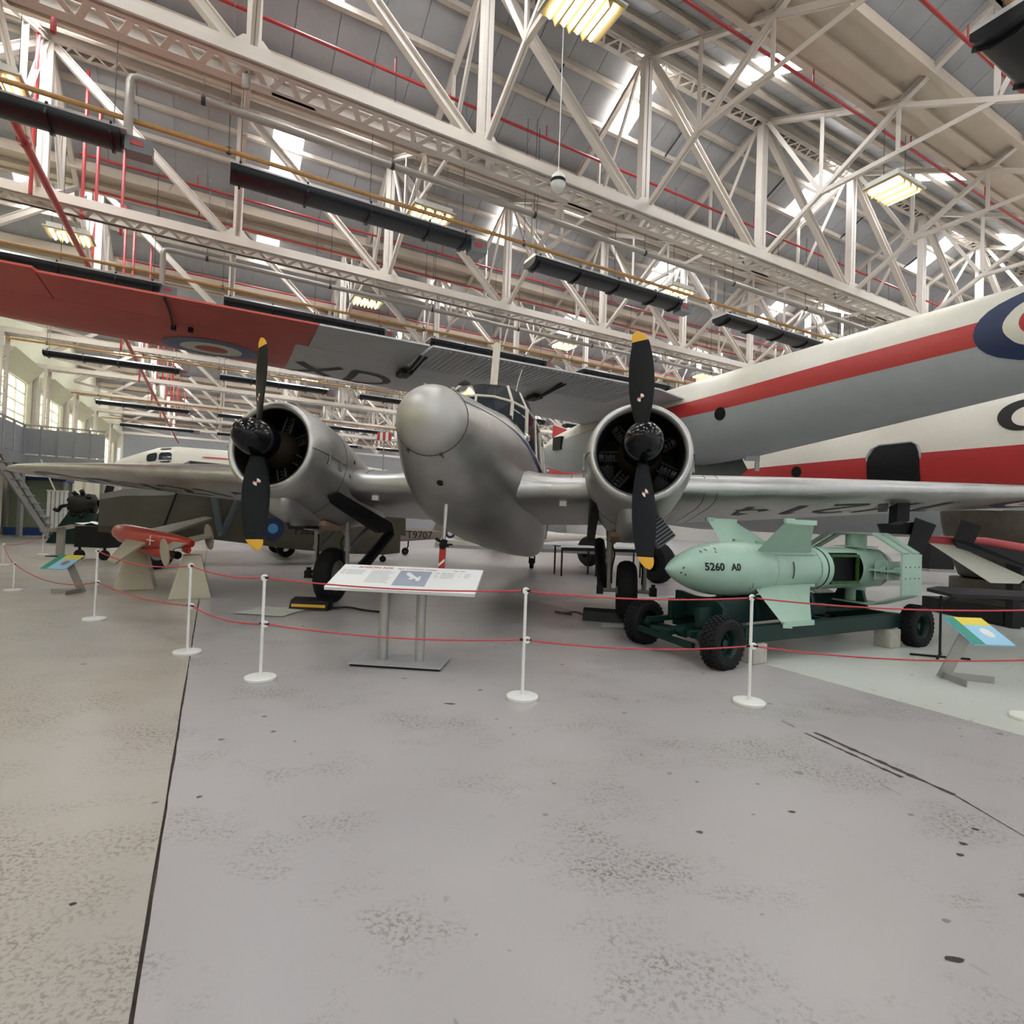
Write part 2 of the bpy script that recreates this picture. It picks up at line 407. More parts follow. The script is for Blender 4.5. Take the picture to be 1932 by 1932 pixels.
# ---- girders
def prof_mesh(name, poly, m='steel_cream'):
    b = MB(); b.loft([[(x, y, 0) for x, y in poly], [(x, y, 1) for x, y in poly]]); return b.mesh(name, m)
t = 0.12
IPROF = [(-.5, -.5), (.5, -.5), (.5, -.5 + t), (t / 2, -.5 + t), (t / 2, .5 - t), (.5, .5 - t), (.5, .5), (-.5, .5), (-.5, .5 - t), (-t / 2, .5 - t), (-t / 2, -.5 + t), (-.5, -.5 + t)]
TWIN = [(-.5, -.5), (-.06, -.5), (-.06, -.3), (.06, -.3), (.06, -.5), (.5, -.5), (.5, .5), (.06, .5), (.06, .3), (-.06, .3), (-.06, .5), (-.5, .5)]
ANGL = [(-.5, -.5), (.5, -.5), (.5, -.3), (-.3, -.3), (-.3, .5), (-.5, .5)]
M_I = prof_mesh('i_section', IPROF); M_T = prof_mesh('twin_section', TWIN); M_L = prof_mesh('angle_section', ANGL)
def member(name, data, a, b, w, h, root, side=None):
    a, b = Vector(a), Vector(b); d = b - a; L = d.length; d.normalize()
    sd = Vector(side) if side is not None else UD
    if abs(d.dot(sd)) > 0.97: sd = VD
    x = (sd - d * sd.dot(d)).normalized(); y = d.cross(x)
    M = Matrix(((x.x * w, y.x * h, d.x * L, a.x), (x.y * w, y.y * h, d.y * L, a.y), (x.z * w, y.z * h, d.z * L, a.z), (0, 0, 0, 1)))
    return link(name, data, root, M)
CW = 0.26   # half spread of the bottom chord channels
chan = MB().box((0.5, 0, 0), (1, .10, .20)); chan.box((0.5, .05, .09), (1, .12, .02)); chan.box((0.5, .05, -.09), (1, .12, .02)); chan = chan.mesh('chord_channel', 'steel_cream')
def lacing_mesh(name, half, n, w, cross=False):
    b = MB(); st = PN / n
    for i in range(n):
        x0, x1 = i * st, (i + .5) * st; x2 = (i + 1) * st
        for z in (-.085,):
            b.bar((x0, -half, z), (x1, half, z), w, .012); b.bar((x1, half, z), (x2, -half, z), w, .012)
    return b.mesh(name, 'steel_cream')
LAC_A = lacing_mesh('lacing', CW, 8, .09); LAC_T = lacing_mesh('lacing', .17, 9, .05)
GUS = MB().prism([(-.32, -.012, -.12), (.32, -.012, -.12), (.30, -.012, .14), (.12, -.012, .34), (-.14, -.012, .34), (-.36, -.012, .10)], (0, .024, 0)).mesh('gusset_plate', 'steel_cream')
def wv(v): return Vector((v.x, v.y, v.z))
gird_near = {-2: 'behind the camera', -1: 'almost overhead', 0: 'nearest in view'}
GROOT = {}
def girder(k, u0, u1, detail):
    nth = k
    lab = ('cream lattice roof girder nearest to the camera, crossing the whole top of the picture' if k == 0 else
           '%s cream lattice roof girder counting away from the camera' % ORD[k] if k > 0 else
           'cream lattice roof girder directly above the camera' if k == -1 else 'cream lattice roof girder behind the camera above the open end')
    root = empty('roof_girder', W(0, k, 0), lab, 'roof girder', 'lattice girders carrying the hangar roof'); GROOT[k] = root
    O = Vector(root.location)
    P = lambda a, dv, z: W(a, k + dv, z) - O
    i0, i1 = math.ceil(u0), math.floor(u1)
    Lx = (u1 - u0) * PN
    for sgn in (-1, 1):
        p = P(u0, 0, ZA) + VD * (CW * sgn); link('bottom_chord', chan, root, Matrix.Translation(p) @ RZ @ Matrix.Diagonal((Lx, -sgn, 1, 1)))
        ut0 = -2.0; Lt = (u1 - ut0) * PN
        p = P(ut0, 0, ZR) + VD * (.17 * sgn); link('top_chord', chan, root, Matrix.Translation(p) @ RZ @ Matrix.Diagonal((Lt, -sgn * .7, .8, 1)))
    for i in range(i0 - 1, i1 + 1):
        if i >= u0 - 0.3: link('lacing', LAC_A, root, Matrix.Translation(P(i, 0, ZA)) @ RZ)
        if i >= -2: link('lacing', LAC_T, root, Matrix.Translation(P(i, 0, ZR)) @ RZ)
    for i in range(max(i0, -2), i1 + 1):
        member('post', M_T, P(i, 0, ZA), P(i, 0, ZR), .20, .17, root)
        if i < i1: member('diagonal', M_I, P(i, 0, ZR), P(i + 1, 0, ZA), .14, .17, root, VD)
        if detail:
            for sg in (-1, 1):
                link('gusset_plate', GUS, root, Matrix.Translation(P(i, 0, ZA) + VD * .14 * sg) @ RZ)
        for sd in (-1, 1):
            r = lambda s, z: P(i, sd * s, z)
            member('rafter', M_I, r(0, ZR + .02), r(.5, ZV + .02), .11, .11, root)
            member('strut', M_T, r(0, ZA + .05), r(.5, ZV - .02), .10, .09, root)
            member('tie', M_L, r(.25, (ZA + ZV) / 2), r(.5, (ZA + ZV) / 2), .09, .09, root)
            member('hanger', M_L, r(.25, (ZR + ZV) / 2), r(.25, (ZA + ZV) / 2), .09, .09, root)
            member('brace', M_L, r(.02, ZR), r(.25, (ZA + ZV) / 2), .09, .09, root)
            if sd < 0: member('valley_hanger', M_L, r(.5, ZV), r(.5, (ZA + ZV) / 2), .08, .08, root)
    # end bay to the wall
    member('post', M_T, P(UL, 0, 0), P(UL, 0, ZA + .1), .26, .34, root)
    member('diagonal', M_I, P(-2, 0, ZR), P(UL + .1, 0, ZA + .6), .15, .18, root, VD)
    member('diagonal', M_I, P(-2, 0, ZA), P(UL + .1, 0, ZA + .6), .12, .12, root, VD)
    member('end_strut', M_I, P(UL, 0, 5.0), P(-2.0, 0, ZA - .05), .001, .001, root) if False else None
    # laced wall column in front of the pier
    for sg in (-1, 1): member('column_leg', M_I, P(UL + .13, .06 * sg, 0), P(UL + .13, .06 * sg, ZA - .1), .12, .10, root)
    lb = MB(); z = 0.6
    while z < ZA - .5:
        lb.bar(P(UL + .13, -.06, z), P(UL + .13, .06, z + .33), .05, .012, UD); lb.bar(P(UL + .13, .06, z + .33), P(UL + .13, -.06, z + .66), .05, .012, UD); z += .66
    lb.build('lacing', 'steel_cream', root)
    return root
for k in range(-2, 9):
    girder(k, UL, 9.0 if k < 3 else 10.0, k <= 1)
# ================================================================== the silver twin-engined aircraft
mat('silver', (0.47, 0.462, 0.45), 0.38, metal=0.85, noise=0.15, nscale=2.6, rvar=0.07)
mat('silver_nose', (0.46, 0.45, 0.425), 0.46, metal=0.7, noise=0.10, nscale=3.0, rvar=0.06)
mat('seam_dark', (0.05, 0.05, 0.05), 0.6)
mat('prop_black', (0.008, 0.009, 0.010), 0.5, spec=0.15)
mat('spinner_black', (0.004, 0.004, 0.006), 0.14, spec=0.35)
mat('tip_yellow', (0.68, 0.36, 0.015), 0.45)
mat('decal_white', (0.75, 0.72, 0.68), 0.5)
mat('decal_red', (0.55, 0.10, 0.08), 0.5)
mat('frame_cream', (0.62, 0.57, 0.47), 0.45)
mat('cockpit_glass', (0.022, 0.030, 0.040), 0.06, spec=0.45)
mat('mark_black', (0.035, 0.035, 0.04), 0.6)
mat('mark_blue', (0.012, 0.025, 0.085), 0.5)
mat('mark_red', (0.42, 0.03, 0.035), 0.5)
mat('mark_white', (0.70, 0.67, 0.58), 0.5)
mat('dope_red', (0.42, 0.10, 0.07), 0.5)
mat('dope_blue', (0.12, 0.14, 0.24), 0.5)
mat('tyre', (0.010, 0.010, 0.011), 0.75, spec=0.25, bump=0.3, bscale=40)
mat('engine_dark', (0.012, 0.010, 0.009), 0.45, metal=0.4)
mat('engine_bronze', (0.035, 0.024, 0.014), 0.45, metal=0.6)
mat('gear_grey', (0.30, 0.29, 0.26), 0.45, metal=0.3, noise=0.15)
mat('bay_tan', (0.38, 0.24, 0.16), 0.7, noise=0.2)
mat('ribbon_red', (0.42, 0.03, 0.03), 0.7)
mat('chrome', (0.8, 0.8, 0.8), 0.12, metal=1.0)
TH = math.radians(9.5)
HUBX = 2.105
anson = empty('twin_engine_aircraft', (-0.51, 7.74, 0), 'silver twin-engined propeller aircraft standing behind the white rope barrier', 'aircraft', rz=-math.radians(8.4))
ct, st = math.cos(TH), math.sin(TH)
LV = Matrix(((1, 0, 0, 0), (0, ct, st, -1.9), (0, -st, ct, 2.1), (0, 0, 0, 1)))     # airframe level axes -> standing attitude
LVI = LV.inverted()
def part(b, name, m, parent=None, smooth=True, angle=35, level=True):
    if level: b.xf(LV)
    return b.build(name, m, parent or anson, smooth, angle)
def interp(tab, y):
    if y <= tab[0][0]: return tab[0][1:]
    for a, b in zip(tab, tab[1:]):
        if y <= b[0]:
            t = (y - a[0]) / (b[0] - a[0]); return tuple(p + (q - p) * t for p, q in zip(a[1:], b[1:]))
    return tab[-1][1:]
HULL = [(-.373, .371, .371, .371), (-.2, .425, .415, .455), (0, .49, .47, .55), (.3, .57, .535, .68), (.6, .635, .60, .74), (1.0, .71, .71, .81), (1.5, .79, .85, .84), (2.0, .835, .90, .85), (3.0, .85, .92, .82), (4.5, .80, .90, .74), (6.5, .62, .75, .60), (8.5, .40, .55, .42), (10.2, .12, .3, .18)]
HZ = 0.11
def hull_ring(y, w, ht, hb, n=48, ex=2.15, grow=0.0):
    r = []
    for k in range(n):
        a = 2 * math.pi * k / n; c, s = math.cos(a), math.sin(a); p = 2 / ex
        x = (w + grow) * abs(c) ** p * (1 if c >= 0 else -1); h = (ht if s >= 0 else hb) + grow
        r.append(Vector((x, y, HZ + h * abs(s) ** p * (1 if s >= 0 else -1))))
    return r
b = MB(); ys = [-.366, -.28, -.2, -.1, 0, .15, .3, .45, .6, .8, 1.0, 1.25, 1.5, 1.75, 2, 2.5, 3, 3.7, 4.5, 5.5, 6.5, 7.5, 8.5, 9.5, 10.2]
b.loft([hull_ring(y, *interp(HULL, y), ex=2.0 + 0.25 * min(1, max(0, (y + .37) / 1.5))) for y in ys])
fus = part(b, 'fuselage', 'silver', angle=60)
b = MB(); rr = []
for i in range(13):
    d = .33 * (1 - math.cos(i / 12 * math.pi / 2)); d = max(d, .0015); q = .38 * math.sqrt(1 - ((.42 - d) / .42) ** 2)
    rr.append([Vector((q * math.cos(2 * math.pi * k / 48), -.703 + d, HZ + q * math.sin(2 * math.pi * k / 48))) for k in range(48)])
b.loft(rr); nose = part(b, 'nose_cap', 'silver_nose', angle=60)
b = MB(); b.tube([Vector((.373 * math.cos(2 * math.pi * k / 40), -.370, HZ + .373 * math.sin(2 * math.pi * k / 40))) for k in range(40)], .006, 6, closed=True); part(b, 'seam_gasket', 'seam_dark', nose)
for a in (-70, -125, 60, 105):
    c, s = math.cos(math.radians(a)), math.sin(math.radians(a)); b = MB()
    b.tube([Vector((.378 * c, -.40, HZ + .378 * s)), Vector((.386 * c, -.36, HZ + .386 * s)), Vector((.40 * c, -.31, HZ + .395 * s))], .009, 6)
    b.box((.383 * c, -.372, HZ + .383 * s), (.03, .025, .03)); part(b, 'latch', 'seam_dark' if a < 0 else 'silver', nose)
def on_hull(y, z, out=0.004):
    w, ht, hb = interp(HULL, y); ex = 2.0 + 0.25 * min(1, max(0, (y + .37) / 1.5)); h = ht if z >= HZ else hb
    q = min(1, abs(z - HZ) / h); return Vector((w * (1 - q ** ex) ** (1 / ex) + out, y, z))
# thin cheat line down the visible side and its mirror
for sg in (1, -1):
    line = [(-.365, .318, .006), (0, .375, .006), (.2, .405, .006), (.5, .45, .006), (.8, .475, .008), (1.0, .485, .010), (1.2, .475, .022), (1.45, .45, .04), (1.7, .42, .06), (2.0, .37, .07), (2.4, .30, .07), (2.9, .25, .05)]
    b = MB(); L = []
    fine = []
    for (a, c) in zip(line, line[1:]):
        for i in range(4): t = i / 4; fine.append(tuple(p + (q - p) * t for p, q in zip(a, c)))
    for y, z, hw in fine:
        p, q = on_hull(y, z + hw), on_hull(y, z - hw); L.append([Vector((p.x * sg, p.y, p.z)), Vector((q.x * sg, q.y, q.z))])
    for i in range(len(L) - 1): b.quad(L[i][0], L[i + 1][0], L[i + 1][1], L[i][1])
    part(b, 'cheat_line', 'mark_blue', fus)
# small vent hole, belly crease, aerial mast under the nose
b = MB(); b.lathe([(.0, .02), (.034, .02), (.034, -.035), (.046, -.03), (.046, .02)], Vector((.03, .02, -.20)) + Vector((0, 0, -.225)), (0.12, -.8, -.58), 16); part(b, 'vent', 'silver', fus)
b = MB(); b.lathe([(.0, 0.001), (.033, 0.001)], Vector((.03, .02, -.20)) + Vector((0, 0, -.225)) + Vector((0.12, -.8, -.58)) * .036, (0.12, -.8, -.58), 16); part(b, 'vent', 'black', fus)
for pts in ([(1.2, -.02), (1.5, -.13), (1.9, -.28)],):
    b = MB(); b.tube([on_hull(y, z, .003) for y, z in smoothpath([(y, z, 0) for y, z in pts], 4) and [(v.x, v.y) for v in smoothpath([(y, z, 0) for y, z in pts], 4)]], .004, 5); part(b, 'panel_line', 'seam_dark', fus)
b = MB(); b.tube([(.0, .43, -.50), (.0, .44, -.70), (.0, .45, -1.03)], [.032, .027, .02], 12)
mastp = part(b, 'belly_mast', 'silver')
pm = LV @ Vector((0, .45, -1.03))
b = MB(); b.lathe([(0, .05), (.035, .045), (.04, -.02), (.03, -.06), (0, -.07)], pm, (0.3, 0, 1), 12); b.bar(pm + Vector((-.09, 0, .05)), pm + Vector((.06, 0, -.03)), .03, .03); b.bar(pm + Vector((-.05, 0, -.01)), pm + Vector((.1, 0, -.01)), .02, .02)
part(b, 'mast_clamp', 'black', mastp, level=False)
b = MB(); b.prism([pm + Vector((-.045, 0, -.04)), pm + Vector((.03, 0, -.04)), pm + Vector((.01, .01, -.42)), pm + Vector((-.055, .01, -.42))], (0, .012, 0)); rib = part(b, 'warning_ribbon', 'ribbon_red', mastp, level=False)
b = MB()
for z0 in (-.2, -.34): b.prism([pm + Vector((-.05, -.004, z0 - .06)), pm + Vector((.018, -.004, z0)), pm + Vector((.017, -.004, z0 + .03)), pm + Vector((-.05, -.004, z0 - .03))], (0, .003, 0))
part(b, 'ribbon_stripe', 'decal_white', mastp, level=False)
# ---- cockpit canopy
SILL = [(0, 1.42, .90), (.25, 1.43, .86), (.50, 1.50, .74), (.70, 1.66, .52), (.81, 2.0, .42), (.845, 2.5, .38), (.85, 3.1, .36), (.84, 3.9, .34)]
HEAD = [(0, 1.50, 1.15), (.25, 1.50, 1.13), (.50, 1.53, 1.07), (.69, 1.62, 1.00), (.76, 2.0, .99), (.78, 2.5, .98), (.78, 3.1, .95), (.76, 3.9, .9)]
CROWN = [(0, 1.92, 1.50), (.17, 1.92, 1.49), (.36, 1.90, 1.45), (.545, 1.86, 1.33), (.635, 2.15, 1.31), (.65, 2.6, 1.28), (.64, 3.2, 1.24), (.60, 3.9, 1.15)]
TOP = [(0, 2.15, 1.545), (.1, 2.15, 1.54), (.2, 2.15, 1.50), (.28, 2.2, 1.46), (.3, 2.4, 1.47), (.3, 2.8, 1.46), (.3, 3.3, 1.40), (.3, 3.9, 1.3)]
SILL, HEAD, CROWN, TOP = [[Vector(p) for p in r] for r in (SILL, HEAD, CROWN, TOP)]
def mir(p, sg): return Vector((p.x * sg, p.y, p.z))
names = []
b = MB()
for sg in (1, -1):
    # cabin roof shell behind the glass
    for i in range(4, 7):
        b.quad(*[mir(p, sg) for p in (CROWN[i], CROWN[i + 1], TOP[i + 1], TOP[i])])
        b.quad(*[mir(p, sg) for p in (HEAD[i], HEAD[i + 1], CROWN[i + 1], CROWN[i])]) if i >= 5 else None
b.loft([[Vector((x, y, z)) for x, z in ((-.84, .3), (-.76, .9), (-.58, 1.15), (-.3, 1.3), (0, 1.33), (.3, 1.3), (.58, 1.15), (.76, .9), (.84, .3))] for y, in ((3.9,),)] + [[Vector((x * f, y, z * f)) for x, z in ((-.84, .3), (-.76, .9), (-.58, 1.15), (-.3, 1.3), (0, 1.33), (.3, 1.3), (.58, 1.15), (.76, .9), (.84, .3))] for y, f in ((5.0, .97), (6.5, .80), (8.5, .55))])
for i in range(4, 7): b.quad(TOP[i], TOP[i + 1], mir(TOP[i + 1], -1), mir(TOP[i], -1))
part(b, 'cabin_roof', 'silver')
def pane(ps, nm='window_pane'):
    c = sum(ps, Vector()) / len(ps); b = MB(); b.quad(*[c + (p - c) * 0.995 for p in ps]); return part(b, nm, 'cockpit_glass', smooth=False)
for sg in (1, -1):
    for i in range(7):
        if i == 0:
            continue
        pane([mir(p, sg) for p in (SILL[i], SILL[i + 1], HEAD[i + 1], HEAD[i])])
    for i in range(1, 5): pane([mir(p, sg) for p in (HEAD[i], HEAD[i + 1], CROWN[i + 1], CROWN[i])])
    for i in range(1, 4): pane([mir(p, sg) for p in (CROWN[i], CROWN[i + 1], TOP[i + 1], TOP[i])], 'roof_pane')
pane([mir(SILL[1], -1), SILL[0], SILL[1], HEAD[1], HEAD[0], mir(HEAD[1], -1)]); pane([mir(HEAD[1], -1), HEAD[0], HEAD[1], CROWN[1], CROWN[0], mir(CROWN[1], -1)], 'roof_pane'); pane([mir(CROWN[1], -1), CROWN[0], CROWN[1], TOP[1], TOP[0], mir(TOP[1], -1)], 'roof_pane')
def frame(path, r=.018):
    b = MB(); b.tube(path, r, 8); part(b, 'canopy_frame', 'frame_cream')
for sg in (1, -1):
    frame([mir(p, sg) for p in HEAD], .021); frame([mir(p, sg) for p in SILL[2:]], .016)
    frame([mir(p, sg) for p in (SILL[2], HEAD[2])], .026); frame([mir(p, sg) for p in (HEAD[2], CROWN[2], TOP[2])], .02)
    frame([mir(p, sg) for p in (SILL[3], HEAD[3])], .026); frame([mir(p, sg) for p in (HEAD[3], CROWN[3])], .015)
    for i in (4, 5, 6): frame([mir(p, sg) for p in (SILL[i], HEAD[i])], .02)
    q = .72; frame([mir(SILL[2].lerp(HEAD[2], q), sg), mir(SILL[3].lerp(HEAD[3], q), sg)], .012)
frame([mir(SILL[0], 1), mir(HEAD[0], 1)], .02)
# wiper and light cluster on the scuttle, dome, whip aerial, mast
b = MB(); b.box((.52, 1.44, .72), (.12, .13, .08)); b.tube([(.36, 1.42, .82), (.45, 1.40, .82), (.55, 1.44, .74), (.68, 1.6, .56)], .013, 6); b.box((.46, 1.42, .80), (.12, .06, .05)); part(b, 'wiper', 'black', smooth=False)
b = MB(); b.lathe([(0, .05), (.05, .04), (.075, 0), (.06, -.04), (0, -.06)], (.70, 1.56, .58), (.5, -.6, .5), 16); part(b, 'mirror', 'chrome')
b = MB(); b.lathe([(.13, -.1), (.125, 0), (.10, .07), (.06, .11), (0, .13)], (-.35, 2.2, 1.55), (0, -.35, 1), 18); part(b, 'dome', 'black')
b = MB(); b.prism([(-.06, 2.6, 1.44), (0.0, 2.56, 1.44), (.06, 2.6, 1.44), (0, 2.78, 1.44)], (0, .10, 1.1)); part(b, 'aerial_mast', 'frame_cream', smooth=False)
b = MB(); b.tube([(.28, 2.9, 1.4), (.33, 3.0, 2.0), (.38, 3.05, 2.25)], .008, 5); part(b, 'whip_aerial', 'frame_cream')
# ---- wing
WT = [  # |x|, LE y, TE y, z of chord line, thickness
    (.55, 1.22, 4.0, -.20, .46), (1.2, 1.22, 3.95, -.19, .45), (2.1, 1.20, 3.9, -.17, .43), (2.9, 1.20, 3.75, -.14, .40), (4.0, 1.26, 3.45, -.10, .34), (5.0, 1.36, 3.15, -.06, .28),
    (6.0, 1.48, 2.85, -.02, .22), (6.9, 1.62, 2.62, .02, .17), (7.4, 1.74, 2.52, .045, .13), (7.7, 1.88, 2.42, .06, .09), (7.86, 2.05, 2.3, .07, .04)]
AF = [(0, 0), (.012, .30), (.04, .42), (.10, .56), (.2, .64), (.32, .66), (.5, .58), (.7, .40), (.88, .18), (1, .01)]
AFL = [(1, -.01), (.88, -.06), (.7, -.14), (.5, -.22), (.32, -.30), (.2, -.34), (.10, -.32), (.04, -.24), (.012, -.15)]
def wing_low(x, y):
    le, te, z, t = interp(WT, abs(x)); q = min(max((y - le) / (te - le), 0), 1)
    tab = sorted([(a, c) for a, c in AFL] + [(0, 0)]); return z + t * interp(tab, q)[0]
b = MB(); rings = []
for sx in [-w_[0] for w_ in reversed(WT)] + [w_[0] for w_ in WT]:
    le, te, z, t = interp(WT, abs(sx)); rings.append([Vector((sx, le + (te - le) * q, z + t * h)) for q, h in AF + AFL])
b.loft(rings); wing = part(b, 'wing', 'silver', angle=50)
def wing_decal(me_pts_faces, name, m):
    v, f = me_pts_faces; b = MB(); b.v = [(x, y, wing_low(x, y) - .006) for x, y in v]; b.f = f; part(b, name, m, wing, smooth=False)
def disc(cx, cy, r0, r1, n=36, rings_=3):
    v = []; f = []
    for j in range(rings_ + 1):
        r = r0 + (r1 - r0) * j / rings_
        for k in range(n): v.append((cx + r * math.cos(2 * math.pi * k / n), cy + r * math.sin(2 * math.pi * k / n)))
    for j in range(rings_):
        for k in range(n): k2 = (k + 1) % n; f.append((j * n + k, j * n + k2, (j + 1) * n + k2, (j + 1) * n + k))
    return v, f
for sx in (-1, 1):
    cx = 6.75 if sx < 0 else 7.05; cy = 2.08
    wing_decal(disc(sx * cx, cy, .27, .42), 'roundel_ring', 'dope_blue' if sx < 0 else 'mark_blue'); wing_decal(disc(sx * cx, cy, .14, .27), 'roundel_ring', 'mark_white'); wing_decal(disc(sx * cx, cy, .001, .14), 'roundel_centre', 'dope_red')
    # serial number under the wing, letter strokes as bars on a 1 x 1 cell
    strokes = {'T': [((.0, 1), (1, 1)), ((.5, 1), (.5, 0))], 'X': [((0, 1), (1, 0)), ((0, 0), (1, 1))], '2': [((.05, .85), (.5, 1)), ((.5, 1), (.95, .8)), ((.95, .8), (.9, .6)), ((.9, .6), (0, 0)), ((0, 0), (1, 0))], '1': [((.5, 1), (.5, 0)), ((.5, 1), (.25, .8))], '4': [((.7, 0), (.7, 1)), ((.7, 1), (0, .35)), ((0, .35), (1, .35))]}
    for i, ch in enumerate('TX214'):
        V = []; Fc = []
        x0 = 6.15 - i * .56 if sx > 0 else -6.15 + i * .56
        for (p, q) in strokes[ch]:
            def cv(t):
                return (x0 - t[0] * .40, 1.80 + t[1] * .85) if sx > 0 else (x0 + t[0] * .40, 2.70 - t[1] * .85)
            P0, P1 = cv(p), cv(q); d = Vector((P1[0] - P0[0], P1[1] - P0[1])); L = d.length; d /= L; n = Vector((-d.y, d.x)) * .055
            for s_ in range(4):
                a = Vector(P0) + d * (L * s_ / 4); c = Vector(P0) + d * (L * (s_ + 1) / 4); k = len(V)
                V += [tuple(a + n), tuple(c + n), tuple(c - n), tuple(a - n)]; Fc.append((k, k + 1, k + 2, k + 3))
        wing_decal((V, Fc), 'serial_letter', 'mark_black')
b = MB(); b.prism([(5.33, 1.75, wing_low(5.33, 1.75)), (5.47, 1.75, wing_low(5.47, 1.75)), (5.47, 1.95, wing_low(5.4, 1.95) - .02), (5.33, 1.95, wing_low(5.4, 1.95) - .02)], (0, .05, -.22)); part(b, 'aerial_fairing', 'black', wing, smooth=False)
for sx in (-1, 1):
    for x in (2.95, 3.1, 1.35):
        pts = []
        for q, h in (AF + AFL)[1:] if x != 1.35 else (AF + AFL)[1:12]:
            le, te, z, t = interp(WT, x); pts.append(Vector((x * sx, le + (te - le) * q, z + t * h * 1.01)))
        b = MB(); b.tube(pts, .004, 4); part(b, 'panel_line', 'seam_dark', wing)
    x = 3.7 * sx; b = MB(); z = wing_low(x, 2.2); b.lathe([(0, -.012), (.12, -.012), (.13, 0)], (x, 2.2, z), (0, 0, 1), 20); part(b, 'inspection_cover', 'silver', wing)
    b = MB(); b.box((sx * 1.25, 1.42, -.33), (.09, .05, .09)); part(b, 'landing_lamp', 'decal_white', wing, smooth=False)
    # wing root fillet
    b = MB(); rg = []
    for i in range(7):
        t = i / 6; x = .58 + .62 * t; g = (1 - t) ** 2.2 * .08
        rg.append([Vector((sx * x, 1.22 - g * .9 + (2.7 + g) * q, -.19 + .45 * h + (g * .9 if h > 0 else -g * .5))) for q, h in AF + AFL])
    b.loft(rg); part(b, 'wing_root_fillet', 'silver', wing, angle=60)
# ---- engines
NAC = [(.30, .555, .555, .56), (.42, .578, .578, .585), (.6, .588, .588, .61), (.9, .588, .58, .67), (1.2, .575, .56, .73), (1.6, .55, .50, .74), (2.2, .48, .40, .66), (3.0, .36, .30, .50), (3.8, .12, .10, .25)]
CYL = MB()
for i in range(9): CYL.lathe([(.085 if i % 2 == 0 else .07, i * .022), (.085 if i % 2 == 0 else .07, i * .022 + .011), (.07 if i % 2 == 0 else .085, i * .022 + .011)], (0, 0, .17), (0, 0, 1), 12)
CYL.lathe([(.07, .37), (.085, .38), (.085, .43), (.0, .44)], (0, 0, 0), (0, 0, 1), 12); CYL.tube([(.05, -.1, .1), (.05, -.08, .42)], .012, 6); CYL.tube([(-.05, -.1, .1), (-.05, -.08, .42)], .012, 6)
def blade_rings(r0, r1, n, pit=0):
    R = 1.255; out = []
    CH = [(.10, .10), (.2, .15), (.35, .235), (.55, .285), (.75, .285), (.9, .258), (1.02, .222), (1.12, .185), (1.19, .145), (1.235, .085), (1.255, .012)]
    TWI = [(.1, 48), (.3, 42), (.6, 32), (.9, 25), (1.255, 20)]
    THK = [(.1, .085), (.25, .06), (.5, .035), (.9, .02), (1.255, .008)]
    for i in range(n + 1):
        r = r0 + (r1 - r0) * i / n; c = interp(CH, r)[0]; be = math.radians(interp(TWI, r)[0] + pit); th = interp(THK, r)[0]
        off = -.02 - (.03 * max(0, (r - 1.1) / .15)); ring = []
        for k in range(14):
            a = 2 * math.pi * k / 14; u_ = math.cos(a) * c / 2 + off * 0; w_ = math.sin(a) * th / 2
            if r > 1.12: u_ -= (r - 1.12) * .32
            ring.append(Vector((u_ * math.cos(be) + w_ * math.sin(be), -u_ * math.sin(be) + w_ * math.cos(be), r)))
        out.append(ring)
    return out
